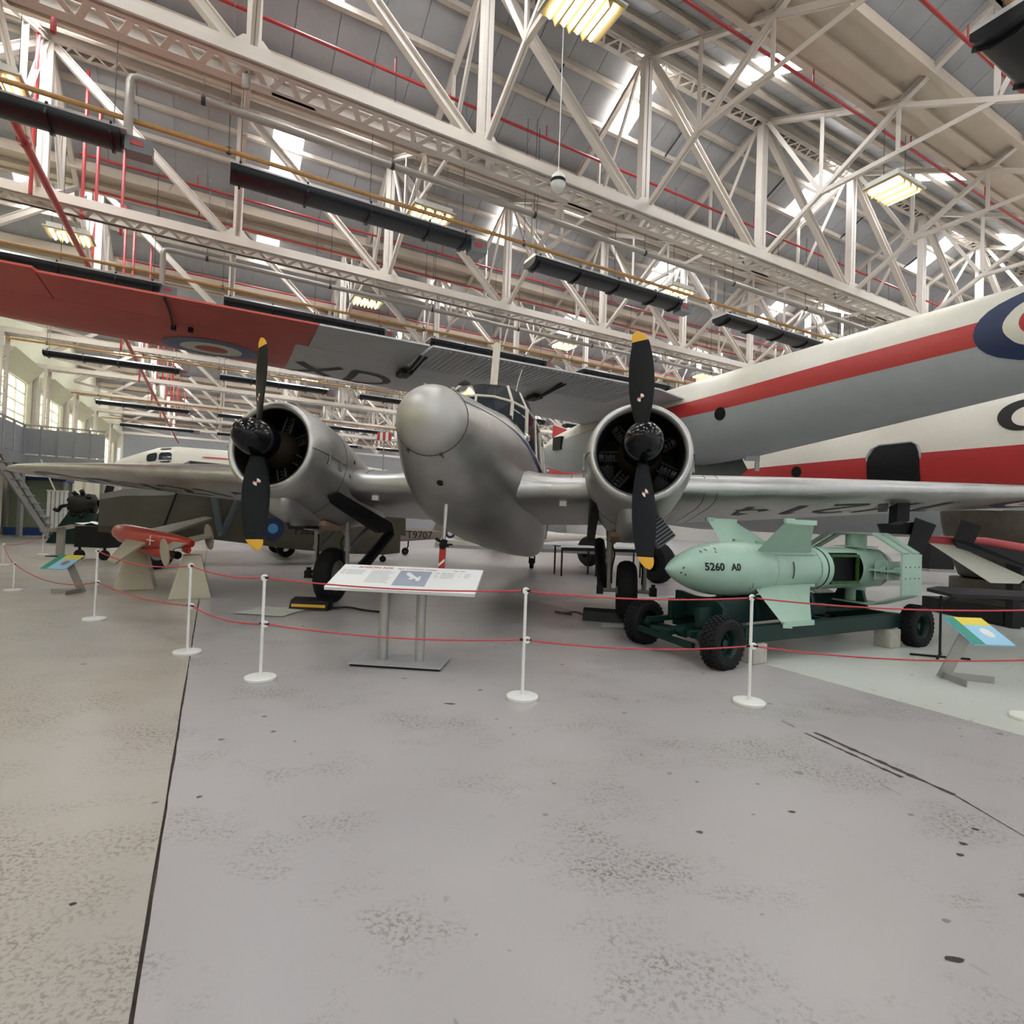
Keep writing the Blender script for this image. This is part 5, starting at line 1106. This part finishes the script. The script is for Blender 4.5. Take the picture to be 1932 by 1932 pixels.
# tail ring
ring = [(-.27, .42), (.27, .42), (.62, .205), (.62, -.26), (.27, -.40), (-.27, -.40), (-.62, -.26), (-.62, .205)]
def ribbon(s0, s1, idx, nm, th=.018, inset=0):
    b = MB()
    for i in idx:
        (n0, z0), (n1, z1) = ring[i], ring[(i + 1) % 8]; d = Vector((n1 - n0, z1 - z0)); nrm = Vector((d.y, -d.x)).normalized() * -th
        b.prism([BP(s0, n0, z0), BP(s0, n1, z1), BP(s1, n1, z1), BP(s1, n0, z0)], BN * nrm.x + Vector((0, 0, nrm.y)))
    return b.build(nm, 'bomb_green', bomb)
for i in (1, 7): ribbon(2.88, 3.01, [i], 'tail_strip'); ribbon(3.09, 3.22, [i], 'tail_strip')
for i in (0, 4, 3, 5): ribbon(2.88, 3.22, [i], 'tail_strip')
for i in (2, 6): ribbon(2.86, 3.24, [i], 'tail_plate')
b = MB()
for ds, z in itertools.product((-.13, -.04, .05, .13), (.06, -.07)): b.lathe([(0, .003), (.008, .003), (.008, 0)], BP(3.05 + ds, .640, z), BN, 8)
b.build('rivet', 'seam_dark', bomb)
for z0, z1 in ((.22, .41), (-.22, -.395)): MB().tube([BP(3.04, 0, z0), BP(3.04, 0, z1)], .115, 22).build('tail_post', 'bomb_green', bomb, True)
MB().box(BP(3.04, 0, .262), (.40, .30, .012), Matrix.Rotation(math.atan2(BD.y, BD.x), 3, 'Z')).build('post_flange', 'bomb_green', bomb)
for sg in (1, -1):
    b = MB(); b.prism([BP(2.90, .22 * sg, -.012), BP(2.90, .62 * sg, -.012), BP(3.2, .62 * sg, -.012), BP(3.2, .22 * sg, -.012)], (0, 0, .024)); b.build('tail_fin', 'bomb_green', bomb)
    for n0, n1 in ((.30, .40), (.44, .61)):
        b = MB(); b.prism([BP(2.92, n0 * sg, -.11), BP(3.16, n0 * sg, -.11), BP(3.16, n0 * sg, .11), BP(2.92, n0 * sg, .11)], BN * (.012 * sg)); b.build('spoiler_plate', 'bomb_green', bomb)
        b = MB(); b.lathe([(.0, 0), (.045, .03), (.06, .10), (.06, n1 - n0)], BP(3.02, n0 * sg, 0), BN * sg, 16); b.build('spoiler_body', 'bomb_edge', bomb, True)
# stencilled number on the warhead and paint chips
def wrap_text(s, size, s0, z0, m, xs=.9):
    o = text('stencil', s, size, Matrix.Identity(4), m, bomb, extrude=.0, xscale=xs, align='LEFT', bold=.003); me_ = o.data
    bm = bmesh.new(); bm.from_mesh(me_); bmesh.ops.subdivide_edges(bm, edges=bm.edges, cuts=1); bm.to_mesh(me_); bm.free()
    tab = [(0.0, 0.002), (.05, .05), (.12, .10), (.22, .155), (.33, .20), (.46, .24), (.6, .268), (.76, .285), (.92, .29), (1.08, .287), (1.2, .278), (1.32, .265)]
    for vtx in me_.vertices:
        sx, zz = s0 + vtx.co.x, z0 + vtx.co.y; r = interp(tab, sx)[0] + .003; q = max(-.98, min(.98, zz / r)); p = BP(sx, r * math.sqrt(1 - q * q), zz); vtx.co = p
wrap_text('5260', .105, .33, .035, 'black', 1.0); wrap_text('A0', .10, .62, .035, 'black', 1.0)
random.seed(11)
for (s, z) in ((.12, -.03), (.16, -.05), (.14, .02), (.42, .20), (.5, .18), (.52, .215), (.36, .18), (.95, -.14), (.97, -.17), (.94, -.19), (1.05, -.2), (1.1, -.19)):
    tab = [(0.0, 0.002), (.05, .05), (.12, .10), (.22, .155), (.33, .20), (.46, .24), (.6, .268), (.76, .285), (.92, .29), (1.2, .28)]
    r = interp(tab, s)[0] + .003; b = MB(); ring_ = []
    for k in range(7):
        a = 2 * math.pi * k / 7; ss, zz = s + .013 * random.uniform(.4, 1) * math.cos(a), z + .016 * random.uniform(.4, 1) * math.sin(a); rr_ = interp(tab, ss)[0] + .003; q = max(-.98, min(.98, zz / rr_)); ring_.append(BP(ss, rr_ * math.sqrt(1 - q * q), zz))
    b.quad(*ring_); b.build('paint_chip', 'seam_dark', bomb)
# ---- trolley
dl = empty('bomb_trolley', BO + BD * 1.75, 'dark green four-wheeled trolley carrying the pale green bomb', 'trolley')
DB = Vector(dl.location)
def DP(s, n_, z): p = BO + BD * s + BN * n_; p.z = z; return p - DB
TR = .235; S0, S1 = .22, 3.32; HW = .55
tyre = MB(); tyre.lathe([(.13, -.075), (.15, -.085), (.20, -.088), (.225, -.075), (TR, -.05), (TR, .05), (.225, .075), (.20, .088), (.15, .085), (.13, .075)], (0, 0, 0), (0, 1, 0), 36)
for k in range(30):
    a = 2 * math.pi * k / 30
    for yy in (-.055, -.018, .02, .056):
        aa = a + (.1 if yy in (-.018, .056) else 0); tyre.box((math.cos(aa) * (TR + .003), yy, math.sin(aa) * (TR + .003)), (.014, .030, .030), Matrix.Rotation(-aa, 3, 'Y'))
tyre = tyre.mesh('tyre', 'tyre', False)
rim = MB().lathe([(0, .03), (.035, .03), (.04, -.0), (.07, -.02), (.075, .0), (.11, .0), (.118, .055), (.135, .075), (.14, .07), (.14, -.07)], (0, 0, 0), (0, 1, 0), 28).mesh('wheel_rim', 'dolly_green', True)
DZ = math.atan2(BD.y, BD.x)
for s in (S0, S1):
    for sg in (1, -1):
        p = DP(s, HW * sg, TR); Mw = Matrix.Translation(p) @ Matrix.Rotation(DZ, 4, 'Z') @ (Matrix.Rotation(math.pi, 4, 'Z') if sg > 0 else Matrix.Identity(4)) @ (Matrix.Rotation(.12, 4, 'Z') if s < 1 else Matrix.Identity(4))
        wheel = link('wheel', tyre, dl, Mw); link('wheel_rim', rim, wheel)
def dbar(name, a, c, w_, h_, m='dolly_green'): b = MB(); b.bar(DP(*a), DP(*c), w_, h_); return b.build(name, m, dl)
dbar('side_beam', (.62, .46, .27), (3.12, .46, .30), .10, .155); dbar('side_beam', (.62, -.46, .27), (3.12, -.46, .30), .10, .155)
dbar('cross_beam', (.62, -.5, .27), (.62, .5, .27), .08, .14); dbar('cross_beam', (3.1, -.5, .30), (3.1, .5, .30), .08, .14); dbar('cross_beam', (1.9, -.46, .31), (1.9, .46, .31), .08, .1)
dbar('upper_rail', (.28, .17, .40), (1.45, .17, .43), .06, .19); dbar('upper_rail', (.28, -.22, .43), (3.15, -.22, .43), .06, .20)
dbar('upper_rail', (1.4, .17, .42), (2.2, .17, .42), .05, .12)
dbar('deck_rail', (2.2, .12, .385), (3.1, .12, .385), .05, .03); dbar('deck_rail', (2.2, .0, .385), (3.1, .0, .385), .05, .03)
b = MB(); b.prism([DP(.48, -.36, .36), DP(.48, .30, .36), DP(.48, .30, .50), DP(.48, .22, .56), DP(.48, .12, .575), DP(.48, -.12, .575), DP(.48, -.30, .60), DP(.48, -.36, .60)], BD * .05); b.build('cradle', 'dolly_green', dl)
b = MB(); b.prism([DP(1.05, -.30, .36), DP(1.05, .24, .36), DP(1.05, .20, .57), DP(1.05, -.22, .58)], BD * .05); b.build('cradle', 'dolly_green', dl)
b = MB(); b.prism([DP(.50, .16, .36), DP(1.08, .16, .36), DP(1.0, .16, .58), DP(.58, .16, .58)], BN * .03); b.build('cradle_side', 'dolly_green', dl)
for s in (2.0, 2.95): b = MB(); b.prism([DP(s, -.26, .38), DP(s, .2, .38), DP(s, .14, .60), DP(s, -.16, .60)], BD * .05); b.build('cradle', 'dolly_green', dl)
dbar('axle', (S0, -HW + .06, TR), (S0, HW - .06, TR), .06, .06); dbar('axle', (S1, -HW + .06, TR), (S1, HW - .06, TR), .06, .06)
dbar('track_rod', (S0 - .17, -HW + .12, .20), (S0 - .14, HW - .22, .16), .045, .06); dbar('leaf_spring', (.05, -.3, .31), (.72, -.3, .33), .05, .05); dbar('leaf_spring', (.05, .3, .27), (.72, .3, .29), .05, .05); dbar('draw_arm', (.02, 0, .24), (.7, 0, .30), .12, .05); dbar('steering_link', (.02, -.2, .25), (.3, .25, .25), .04, .04)
for n_ in (-.38, .1, .38): MB().lathe([(0, -.05), (.05, -.05), (.05, .05), (0, .05)], DP(S0 - .06, n_, .25), BN, 12).build('linkage', 'dolly_green', dl, True)
blk = [((.72, .46), 'concrete block under the front near corner of the bomb trolley'), ((2.92, .46), 'concrete block under the rear near corner of the bomb trolley'), ((1.5, -.46), 'concrete block under the far side of the bomb trolley')]
for (s, n_), lab in blk:
    p = BO + BD * s + BN * n_; o = MB(); hh = .19 if s < 1 else .212 if s > 2 else .20
    n = 3; o.box((0, 0, hh / 2), (.19, .19, hh)); q = o.build('concrete_block', 'concrete'); q.location = p; q.rotation_euler = (0, 0, DZ); bv = q.modifiers.new('b', 'BEVEL'); bv.width = .008; bv.segments = 2; tag(q, lab, 'block', 'concrete blocks under the trolley')
# ---- red missile model on two plinths
for (c, rz_, lab) in (((-5.99, 8.87), .5, 'cream tapered plinth under the nose of the red missile model'), ((-4.71, 8.18), .5, 'cream tapered plinth under the tail of the red missile model')):
    o = MB(); h_ = .70 if c[0] < -5.5 else .62; a, t2 = .27, .115
    o.loft([[Vector((x * a, y * a, 0)) for x, y in ((-1, -1), (1, -1), (1, 1), (-1, 1))], [Vector((x * t2, y * t2, h_)) for x, y in ((-1, -1), (1, -1), (1, 1), (-1, 1))]]); q = o.build('plinth', 'cream_plinth'); q.location = (*c, 0); q.rotation_euler = (0, 0, rz_); bv = q.modifiers.new('b', 'BEVEL'); bv.width = .006; tag(q, lab, 'plinth', 'plinths of the missile model')
mm = empty('missile_model', (-5.3, 8.5, 0), 'red missile model with beige wings on two cream plinths', 'missile')
m0, m1 = Vector((-6.46, 8.98, .90)), Vector((-4.52, 7.95, .74)); md = (m1 - m0); ML = md.length; md.normalize(); mn = Vector((-md.y, md.x, 0)).normalized() * -1; mu = mn.cross(md) * 1; mu = md.cross(mn) if mu.z < 0 else mu
MBs = Vector(mm.location)
def MP(t, a, z): return m0 + md * t + mn * a + mu * z - MBs
b = MB(); R_ = []
for t, r, dz in ((0, .02, 0), (.03, .06, 0), (.12, .11, 0), (.3, .15, -.01), (.6, .165, -.02), (1.1, .155, -.01), (1.5, .125, .01), (1.8, .095, .03), (2.02, .07, .04), (2.08, .05, .04)): R_.append([MP(t, r * .9 * math.cos(2 * math.pi * k / 24), dz + r * math.sin(2 * math.pi * k / 24)) for k in range(24)])
b.loft(R_); b.build('body', 'model_red', mm, True, 60)
b = MB(); b.lathe([(.02, -.25), (.075, -.2), (.085, .0), (.085, .5), (.07, .62), (.0, .64)], MP(1.0, 0, -.18), md, 18); b.build('booster', 'model_red', mm, True); b = MB(); b.lathe([(.05, 0), (.06, .1), (.055, .12), (.0, .09)], MP(1.66, .0, -.17), md, 14); b.build('nozzle', 'engine_dark', mm, True)
b = MB(); b.lathe([(.035, 0), (.05, .1), (.0, .08)], MP(2.0, .06, -.05), md, 14); b.build('nozzle', 'model_red', mm, True)
def fin(name, pts, th, m='model_beige'): b = MB(); b.prism([MP(*p) for p in pts], mu * th); return b.build(name, m, mm)
fin('wing', [(.62, .1, -.06), (1.15, .1, -.06), (1.22, .55, -.36), (.98, .55, -.36)], .035); fin('wing', [(.55, -.1, .02), (1.1, -.1, .02), (1.0, -1.0, .30), (.78, -1.0, .30)], .035)
fin('tail_fin', [(1.75, .05, .03), (2.05, .05, .03), (2.1, .28, -.05), (1.86, .28, -.05)], .025); fin('tail_fin', [(1.7, -.05, .04), (2.0, -.05, .04), (2.0, -.38, .13), (1.78, -.38, .13)], .025)
for a_, z_, tt in ((.27, -.10, 1.92), (-.38, .12, 1.9)):
    b = MB(); b.prism([MP(tt + .10 * math.cos(2 * math.pi * k / 20) + .06 * math.sin(2 * math.pi * k / 20), a_, z_ - .19 * math.sin(2 * math.pi * k / 20)) for k in range(20)], mn * .02); b.build('end_plate', 'model_beige', mm)
b = MB(); b.prism([MP(-.12, -.25, -.05), MP(.05, -.1, -.06), MP(.35, -.1, -.06), MP(.2, -.5, -.05)], mu * .03); b.build('canard', 'model_beige', mm)
b = MB(); b.bar(MP(1.22, .152, .0), MP(1.38, .14, .0), .012, .012); b.bar(MP(1.30, .147, -.07), MP(1.30, .147, .07), .012, .012); b.build('cross_mark', 'decal_white', mm)
# ---- chocks, drip sheets, cable
for (c, rz_, lab, yel) in (((-2.60, 7.47), -.05, 'black wheel chock with yellow stripe at the left main wheel', True), ((1.33, 7.38), -.2, 'black wheel chock with coiled rope at the right main wheel', False)):
    o = empty('wheel_chock', (*c, 0), lab, 'chock', 'wheel chocks of the silver aircraft', rz=rz_)
    MB().prism([(-.33, -.11, 0), (-.33, .11, 0), (-.33, .09, .15), (-.33, -.05, .12)], (.52, 0, 0)).build('wedge', 'black', o)
    if yel: MB().prism([(-.30, -.097, .04), (-.30, -.084, .075), (-.30, -.086, .075), (-.30, -.10, .04)], (.46, 0, 0)).build('stripe', 'tip_yellow', o)
    pts = smoothpath([(.2, .05, .02), (.4, .10, .03), (.65, .0, .02), (.9, -.05, .015)] if yel else [(-.3, .1, .03), (-.45, .25, .05), (-.6, .3, .02), (-.75, .35, .02), (-.5, .2, .02)], 5); MB().tube(pts, .014, 6).build('rope_tail', 'rust_dark' if not yel else 'black', o, True)
for pts, lab in (([(-3.444, 6.929), (-2.777, 6.80), (-2.70, 7.45), (-3.348, 7.50)], 'pale drip sheet on the floor in front of the left main wheel'), ([(1.202, 7.187), (1.162, 6.859), (1.55, 6.84), (1.56, 7.18)], 'pale drip sheet on the floor in front of the right main wheel')):
    b = MB(); c = sum((Vector((*p, 0)) for p in pts), Vector()) / 4; n = 6; g = []
    P4 = [Vector((*p, 0)) - c for p in pts]
    R_ = [[P4[0].lerp(P4[1], i / n).lerp(P4[3].lerp(P4[2], i / n), j / n) + Vector((0, 0, .006 + .008 * random.random())) for i in range(n + 1)] for j in range(n + 1)]
    b.loft(R_, closed=False); q = b.build('drip_sheet', 'drip_sheet', None, True); q.location = c; tag(q, lab, 'sheet', 'drip sheets under the silver aircraft')
# ================================================================== left-hand and right-hand background
mat('door_yellow', (0.62, 0.48, 0.01), 0.5); mat('glass_green', (0.20, 0.24, 0.15), 0.15); mat('rail_grey', (0.24, 0.245, 0.26), 0.5, noise=0.05); mat('steel_grey', (0.30, 0.30, 0.29), 0.45, metal=0.3)
mz = empty('mezzanine_balustrade', W(-2.5, 3.2, 0), 'grey panelled balustrade of the mezzanine below the side windows', 'balustrade'); O = Vector(mz.location)
def zpan(p, q, z0, z1, name, m, n, th=.05):
    d = (q - p) / n; nr = Vector((-d.y, d.x, 0)).normalized() * th
    for i in range(n):
        a, c = p + d * (i + .03), p + d * (i + .97); MB().prism([a + Vector((0, 0, z0)) - O, c + Vector((0, 0, z0)) - O, c + Vector((0, 0, z1)) - O, a + Vector((0, 0, z1)) - O], nr).build(name, m, mz)
        MB().bar(p + d * i + Vector((0, 0, z0 - .1)) - O, p + d * i + Vector((0, 0, z1 + .12)) - O, .06, .06).build('rail_post', 'steel_grey', mz)
    MB().bar(p + Vector((0, 0, z1 + .12)) - O, q + Vector((0, 0, z1 + .12)) - O, .07, .06).build('handrail', 'steel_grey' if n > 4 else 'blue_paint', mz)
    MB().bar(p + Vector((0, 0, z0 - .25)) - O, q + Vector((0, 0, z0 - .25)) - O, .25, .40).build('floor_edge', 'rail_grey', mz)
pA, pB, pC = W(-2.84, 1.9), W(-2.84, 3.1), W(-2.15, 3.1)
for p in (pA, pB, pC): p.z = 0
zpan(pA, pB, 3.25, 4.25, 'balustrade_panel', 'rail_grey', 6); zpan(pB, pC, 3.25, 4.25, 'balustrade_panel', 'rail_grey', 5)
b = MB(); b.prism([W(UL, 1.9, 2.85) - O, pA + Vector((0, 0, 2.85)) - O, pB + Vector((0, 0, 2.85)) - O, pC + Vector((0, 0, 2.85)) - O, W(-2.17, 3.4, 2.85) - O, W(UL, 3.4, 2.85) - O], (0, 0, .12)); b.build('mezzanine_deck', 'rail_grey', mz)
for a_, c_ in ((-2.84, 3.1), (-2.15, 3.1), (-2.84, 1.95)): MB().bar(W(a_, c_, 0) - O, W(a_, c_, 2.9) - O, .14, .14).build('column', 'steel_grey', mz)
# stair under the mezzanine
st_ = empty('steel_stair', W(-2.50, 2.52, 0), 'grey steel stair with ribbed panel rising to the mezzanine at the left edge', 'stair'); O = Vector(st_.location)
for sd in (-.05, .12):
    MB().bar(W(-2.42, 2.62 + sd, .1) - O, W(-2.62, 2.0 + sd, 3.0) - O, .06, .26).build('stringer', 'steel_grey', st_)
for i in range(11): t = i / 10; MB().bar(W(-2.42 - .2 * t, 2.57 - .62 * t, .3 + 2.6 * t) - O, W(-2.42 - .2 * t, 2.74 - .62 * t, .3 + 2.6 * t) - O, .28, .03).build('tread', 'steel_grey', st_)
for i in range(5): MB().box(W(-2.44 + .035 * i, 2.62, 1.05) - O, (.10, .03, 1.5), Matrix.Rotation(ANG, 3, 'Z')).build('ribbed_panel', 'wall_white', st_)
MB().bar(W(-2.46, 2.62, 1.83) - O, W(-2.28, 2.62, 1.83) - O, .06, .05).build('panel_cap', 'wall_white', st_)
MB().bar(W(-2.52, 2.62, 3.0) - O, W(-2.40, 2.64, 1.85) - O, .05, .05).build('handrail', 'wall_white', st_)
st_.location = W(-2.62, 2.85)
# blue display cabinet, yellow door, white partition
o = empty('display_cabinet', W(-2.80, 3.45, 0), 'blue and glass display cabinet under the mezzanine', 'cabinet', rz=ANG)
MB().box((0, 0, .16), (1.9, 1.6, .32)).build('plinth', 'blue_paint', o); MB().box((0, 0, 1.3), (1.7, 1.4, 1.95)).build('glass_case', 'glass_green', o); MB().box((0, 0, 2.35), (1.9, 1.6, .14)).build('cornice', 'blue_paint', o)
for x, y in ((-.88, -.72), (.88, -.72), (.88, .72), (-.88, .72)): MB().bar((x, y, .3), (x, y, 2.3), .07, .07).build('corner_post', 'steel_grey', o)
o = empty('door_1', W(-3.10, 4.33, 0), kind='structure', rz=ANG)
MB().box((.0, 0, 1.05), (.06, .92, 1.80)).build('door_leaf', 'door_yellow', o); MB().box((.035, -.2, 1.25), (.01, .30, .62)).build('printed_picture', 'blue_paint', o); MB().box((.035, .0, .10), (.015, .92, .14)).build('kick_plate', 'black', o); MB().box((.035, .0, .72), (.012, .5, .05)).build('text_strip', 'black', o)
o = empty('white_partition', W(-3.05, 4.95, 0), 'tall plain white partition board beside the yellow door', 'partition', rz=ANG)
MB().box((0, 0, 1.15), (.06, 3.5, 2.3)).build('board', 'white_paint', o); MB().box((.04, -1.65, 1.3), (.01, .06, .35)).build('notice', 'print_red', o)
# black machine on a stand
o = empty('display_engine', (-14.6, 18.6, 0), 'black engine with pipes on a dark wedge-shaped stand, far left', 'engine')
MB().prism([(-1.0, -.1, 0), (.6, -.1, 0), (.45, -.1, 1.05), (-.25, -.1, 1.1)], (0, .8, 0)).build('stand', 'dolly_green', o)
MB().lathe([(.1, -.4), (.32, -.35), (.36, 0), (.32, .3), (.12, .4)], (.1, .1, 1.35), (.9, .3, .1), 14).build('crankcase', 'engine_dark', o, True)
for i in range(9):
    a = i * .7; c = Vector((.1 + .3 * math.cos(a), .1 - .15, 1.35 + .33 * math.sin(a))); MB().tube([Vector((.1, .1, 1.35)), c, c + Vector((.12 * math.cos(a), -.1, .12 * math.sin(a)))], .07, 8).build('cylinder', 'black', o, True)
MB().tube(smoothpath([(-.2, 0, 1.3), (-.5, -.1, 1.25), (-.62, -.1, 1.1), (-.75, -.1, 1.15)], 4), .06, 8).build('exhaust_pipe', 'black', o, True); MB().bar((.5, .1, .1), (.95, .1, 2.0), .18, .16).build('tilted_post', 'black', o)
for i, (x, y) in enumerate(((-12.6, 18.2), (-12.1, 18.6), (-11.6, 18.9))):
    o = empty('folding_chair', (x, y, 0), 'grey folding chair, %s from the black engine, under the olive aircraft' % ORD[i], 'chair', 'folding chairs under the olive aircraft')
    for s in (-.22, .22):
        MB().bar((s, -.2, 0), (s, .25, .82), .025, .025).build('leg', 'steel_grey', o); MB().bar((s, .25, 0), (s, -.2, .45), .025, .025).build('leg', 'steel_grey', o)
    MB().box((0, 0, .44), (.44, .4, .03)).build('seat', 'blue_paint', o); MB().box((0, .24, .72), (.44, .02, .2)).build('backrest', 'blue_paint', o)
o = empty('covered_crate', (-10.0, 13.4, 0), 'dark trolley with a crumpled white cover behind the red missile model', 'trolley')
MB().box((0, 0, .55), (.8, .5, .5)).build('box', 'black', o)
b = MB(); R_ = [[Vector((-.4 + .1 * i, -.26 + .13 * j, .84 + .07 * random.random())) for i in range(9)] for j in range(5)]; b.loft(R_, closed=False); b.build('cover', 'board_white', o, True)
for s in (-.3, .3): MB().lathe([(0, -.03), (.12, -.03), (.12, .03), (0, .03)], (s, -.2, .12), (0, 1, 0), 14).build('wheel', 'black', o); MB().bar((s, -.2, .12), (s, -.2, .35), .04, .04).build('leg', 'black', o)
# tables behind the aircraft
for i, (c, rz_, lab) in enumerate((((1.62, 13.75), .25, 'white-topped folding table left of the right main wheel, nearer the nose'), ((2.75, 13.9), .1, 'white-topped folding table directly behind the right main wheel'))):
    o = empty('folding_table', (*c, 0), lab, 'table', 'folding tables behind the silver aircraft', rz=rz_)
    MB().box((0, 0, .72), (1.0, .6, .035)).build('table_top', 'board_white', o); MB().box((0, -.28, .66), (.95, .03, .08)).build('apron', 'black', o)
    for x, y in ((-.45, -.26), (.45, -.26), (.45, .26), (-.45, .26)): MB().bar((x, y, 0), (x, y, .7), .035, .035).build('leg', 'black', o)
o = empty('striped_barrier', (-6.0, 25.3, 0), 'red and white striped board on a pole, left of the aircraft nose', 'sign')
MB().tube([(0, 0, 0), (0, 0, 4.8)], .03, 8).build('pole', 'steel_grey', o)
for i in range(5): MB().box((-.26 + .13 * i, 0, 4.98), (.13, .03, .38)).build('stripe', 'fus_red' if i % 2 == 0 else 'white_paint', o)
# ---- right edge: dark missile on a stand, drop tank, plate on a tripod
ms = empty('black_finned_missile', (7.4, 8.2, 0), 'black missile with square fins and pale wing behind the green bomb tail', 'missile'); O = Vector(ms.location)
def Q(x, y, z): return Vector((x, y, z)) - O
MB().prism([Q(5.05, 7.60, 1.43), Q(5.5, 7.5, 1.47), Q(5.55, 7.5, 1.30), Q(5.1, 7.60, 1.30)], (.02, .06, .0)).build('fin', 'black', ms)
MB().prism([Q(5.46, 7.45, 1.53), Q(5.78, 7.5, 1.44), Q(5.60, 7.5, 1.03), Q(5.36, 7.45, 1.12)], (.03, .06, 0)).build('fin', 'black', ms)
MB().prism([Q(6.12, 7.5, 1.53), Q(6.40, 7.5, 1.45), Q(6.30, 7.5, 1.22), Q(6.02, 7.5, 1.25)], (.03, .06, 0)).build('fin', 'black', ms)
MB().tube([Q(5.6, 7.55, 1.25), Q(6.6, 7.7, 1.22), Q(7.8, 7.9, 1.05)], [.05, .08, .12], 10).build('body', 'mark_red', ms, True)
MB().prism([Q(5.98, 7.45, 1.24), Q(6.2, 7.42, 1.22), Q(7.5, 7.6, 1.06), Q(7.5, 7.6, .78), Q(6.05, 7.45, 1.14)], (.05, .10, 0)).build('wing', 'black', ms)
MB().prism([Q(5.72, 7.6, 1.22), Q(6.0, 7.6, 1.22), Q(7.3, 7.8, .75), Q(7.2, 7.8, .66), Q(6.75, 7.75, .66)], (.03, .05, 0)).build('lower_wing', 'fus_white', ms)
MB().bar(Q(7.3, 8.0, 0), Q(7.3, 8.0, 1.1), .12, .12).build('support', 'black', ms)
tk = empty('rusty_nose_section', (8.1, 9.0, 0), 'dark brown rounded hull section standing on a black plinth at right edge', 'hull section'); O = Vector(tk.location)
b = MB(); R_ = []
for z, r in ((.62, .55), (.66, .62), (.9, .70), (1.2, .80), (1.5, .86), (1.72, .88)): R_.append([Vector((r * math.cos(2 * math.pi * k / 28), r * math.sin(2 * math.pi * k / 28), z)) for k in range(28)])
b.loft(R_); b.build('hull', 'rust_dark', tk, True, 40); MB().lathe([(.72, 0), (.72, .34), (.74, .36), (.74, .62), (0, .62)], (0, 0, 0), (0, 0, 1), 28).build('drum', 'rust_dark', tk, True)
MB().bar((-1.0, -.55, 1.73), (.6, -.75, 1.72), .03, .03).build('rail', 'steel_grey', tk)
MB().box((.1, -.1, .12), (1.9, 1.6, .24)).build('plinth', 'black', tk)
pt = empty('black_plate', (5.6, 5.95, 0), 'long black metal plate resting on a thin stand at right edge', 'plate')
MB().prism([(-1.18, -.10, .70), (-1.02, -.24, .66), (.7, -.25, .66), (.7, .15, .67), (-.95, .05, .71)], (0, 0, .035)).build('plate', 'heater_black', pt)
o = empty('plate_stand', (4.608, 5.894, 0), 'thin black pole stand with crossed feet under the black plate', 'stand')
MB().tube([(0, 0, .02), (.0, 0, .655)], .012, 8).build('pole', 'black', o); MB().bar((-.28, .05, .012), (.24, -.10, .012), .02, .02).build('foot', 'black', o); MB().bar((-.12, -.12, .012), (.12, .14, .012), .02, .02).build('foot', 'black', o); MB().bar((0, 0, .58), (.15, -.02, .655), .02, .02).build('bracket', 'black', o)
# far low display boxes under the right wing
for i, (x, y, lab) in enumerate(((13.2, 20.0, 'small dark red trolley far behind the bomb tail'), (15.8, 20.5, 'black display case far right behind the pale missile wing'))):
    o = empty('far_display', (x, y, 0), lab, 'display case', 'far display cases at right')
    MB().box((0, 0, .55 if i else .28), (.9 if i else .7, .6, 1.1 if i else .36)).build('case', 'black' if i else 'mark_red', o); MB().box((0, 0, .05), (1.0, .7, .1)).build('base', 'steel_grey', o)
    for s in (-.25, .25): MB().bar((s, -.2, .0), (s, -.2, .3), .08, .08).build('leg', 'black', o)
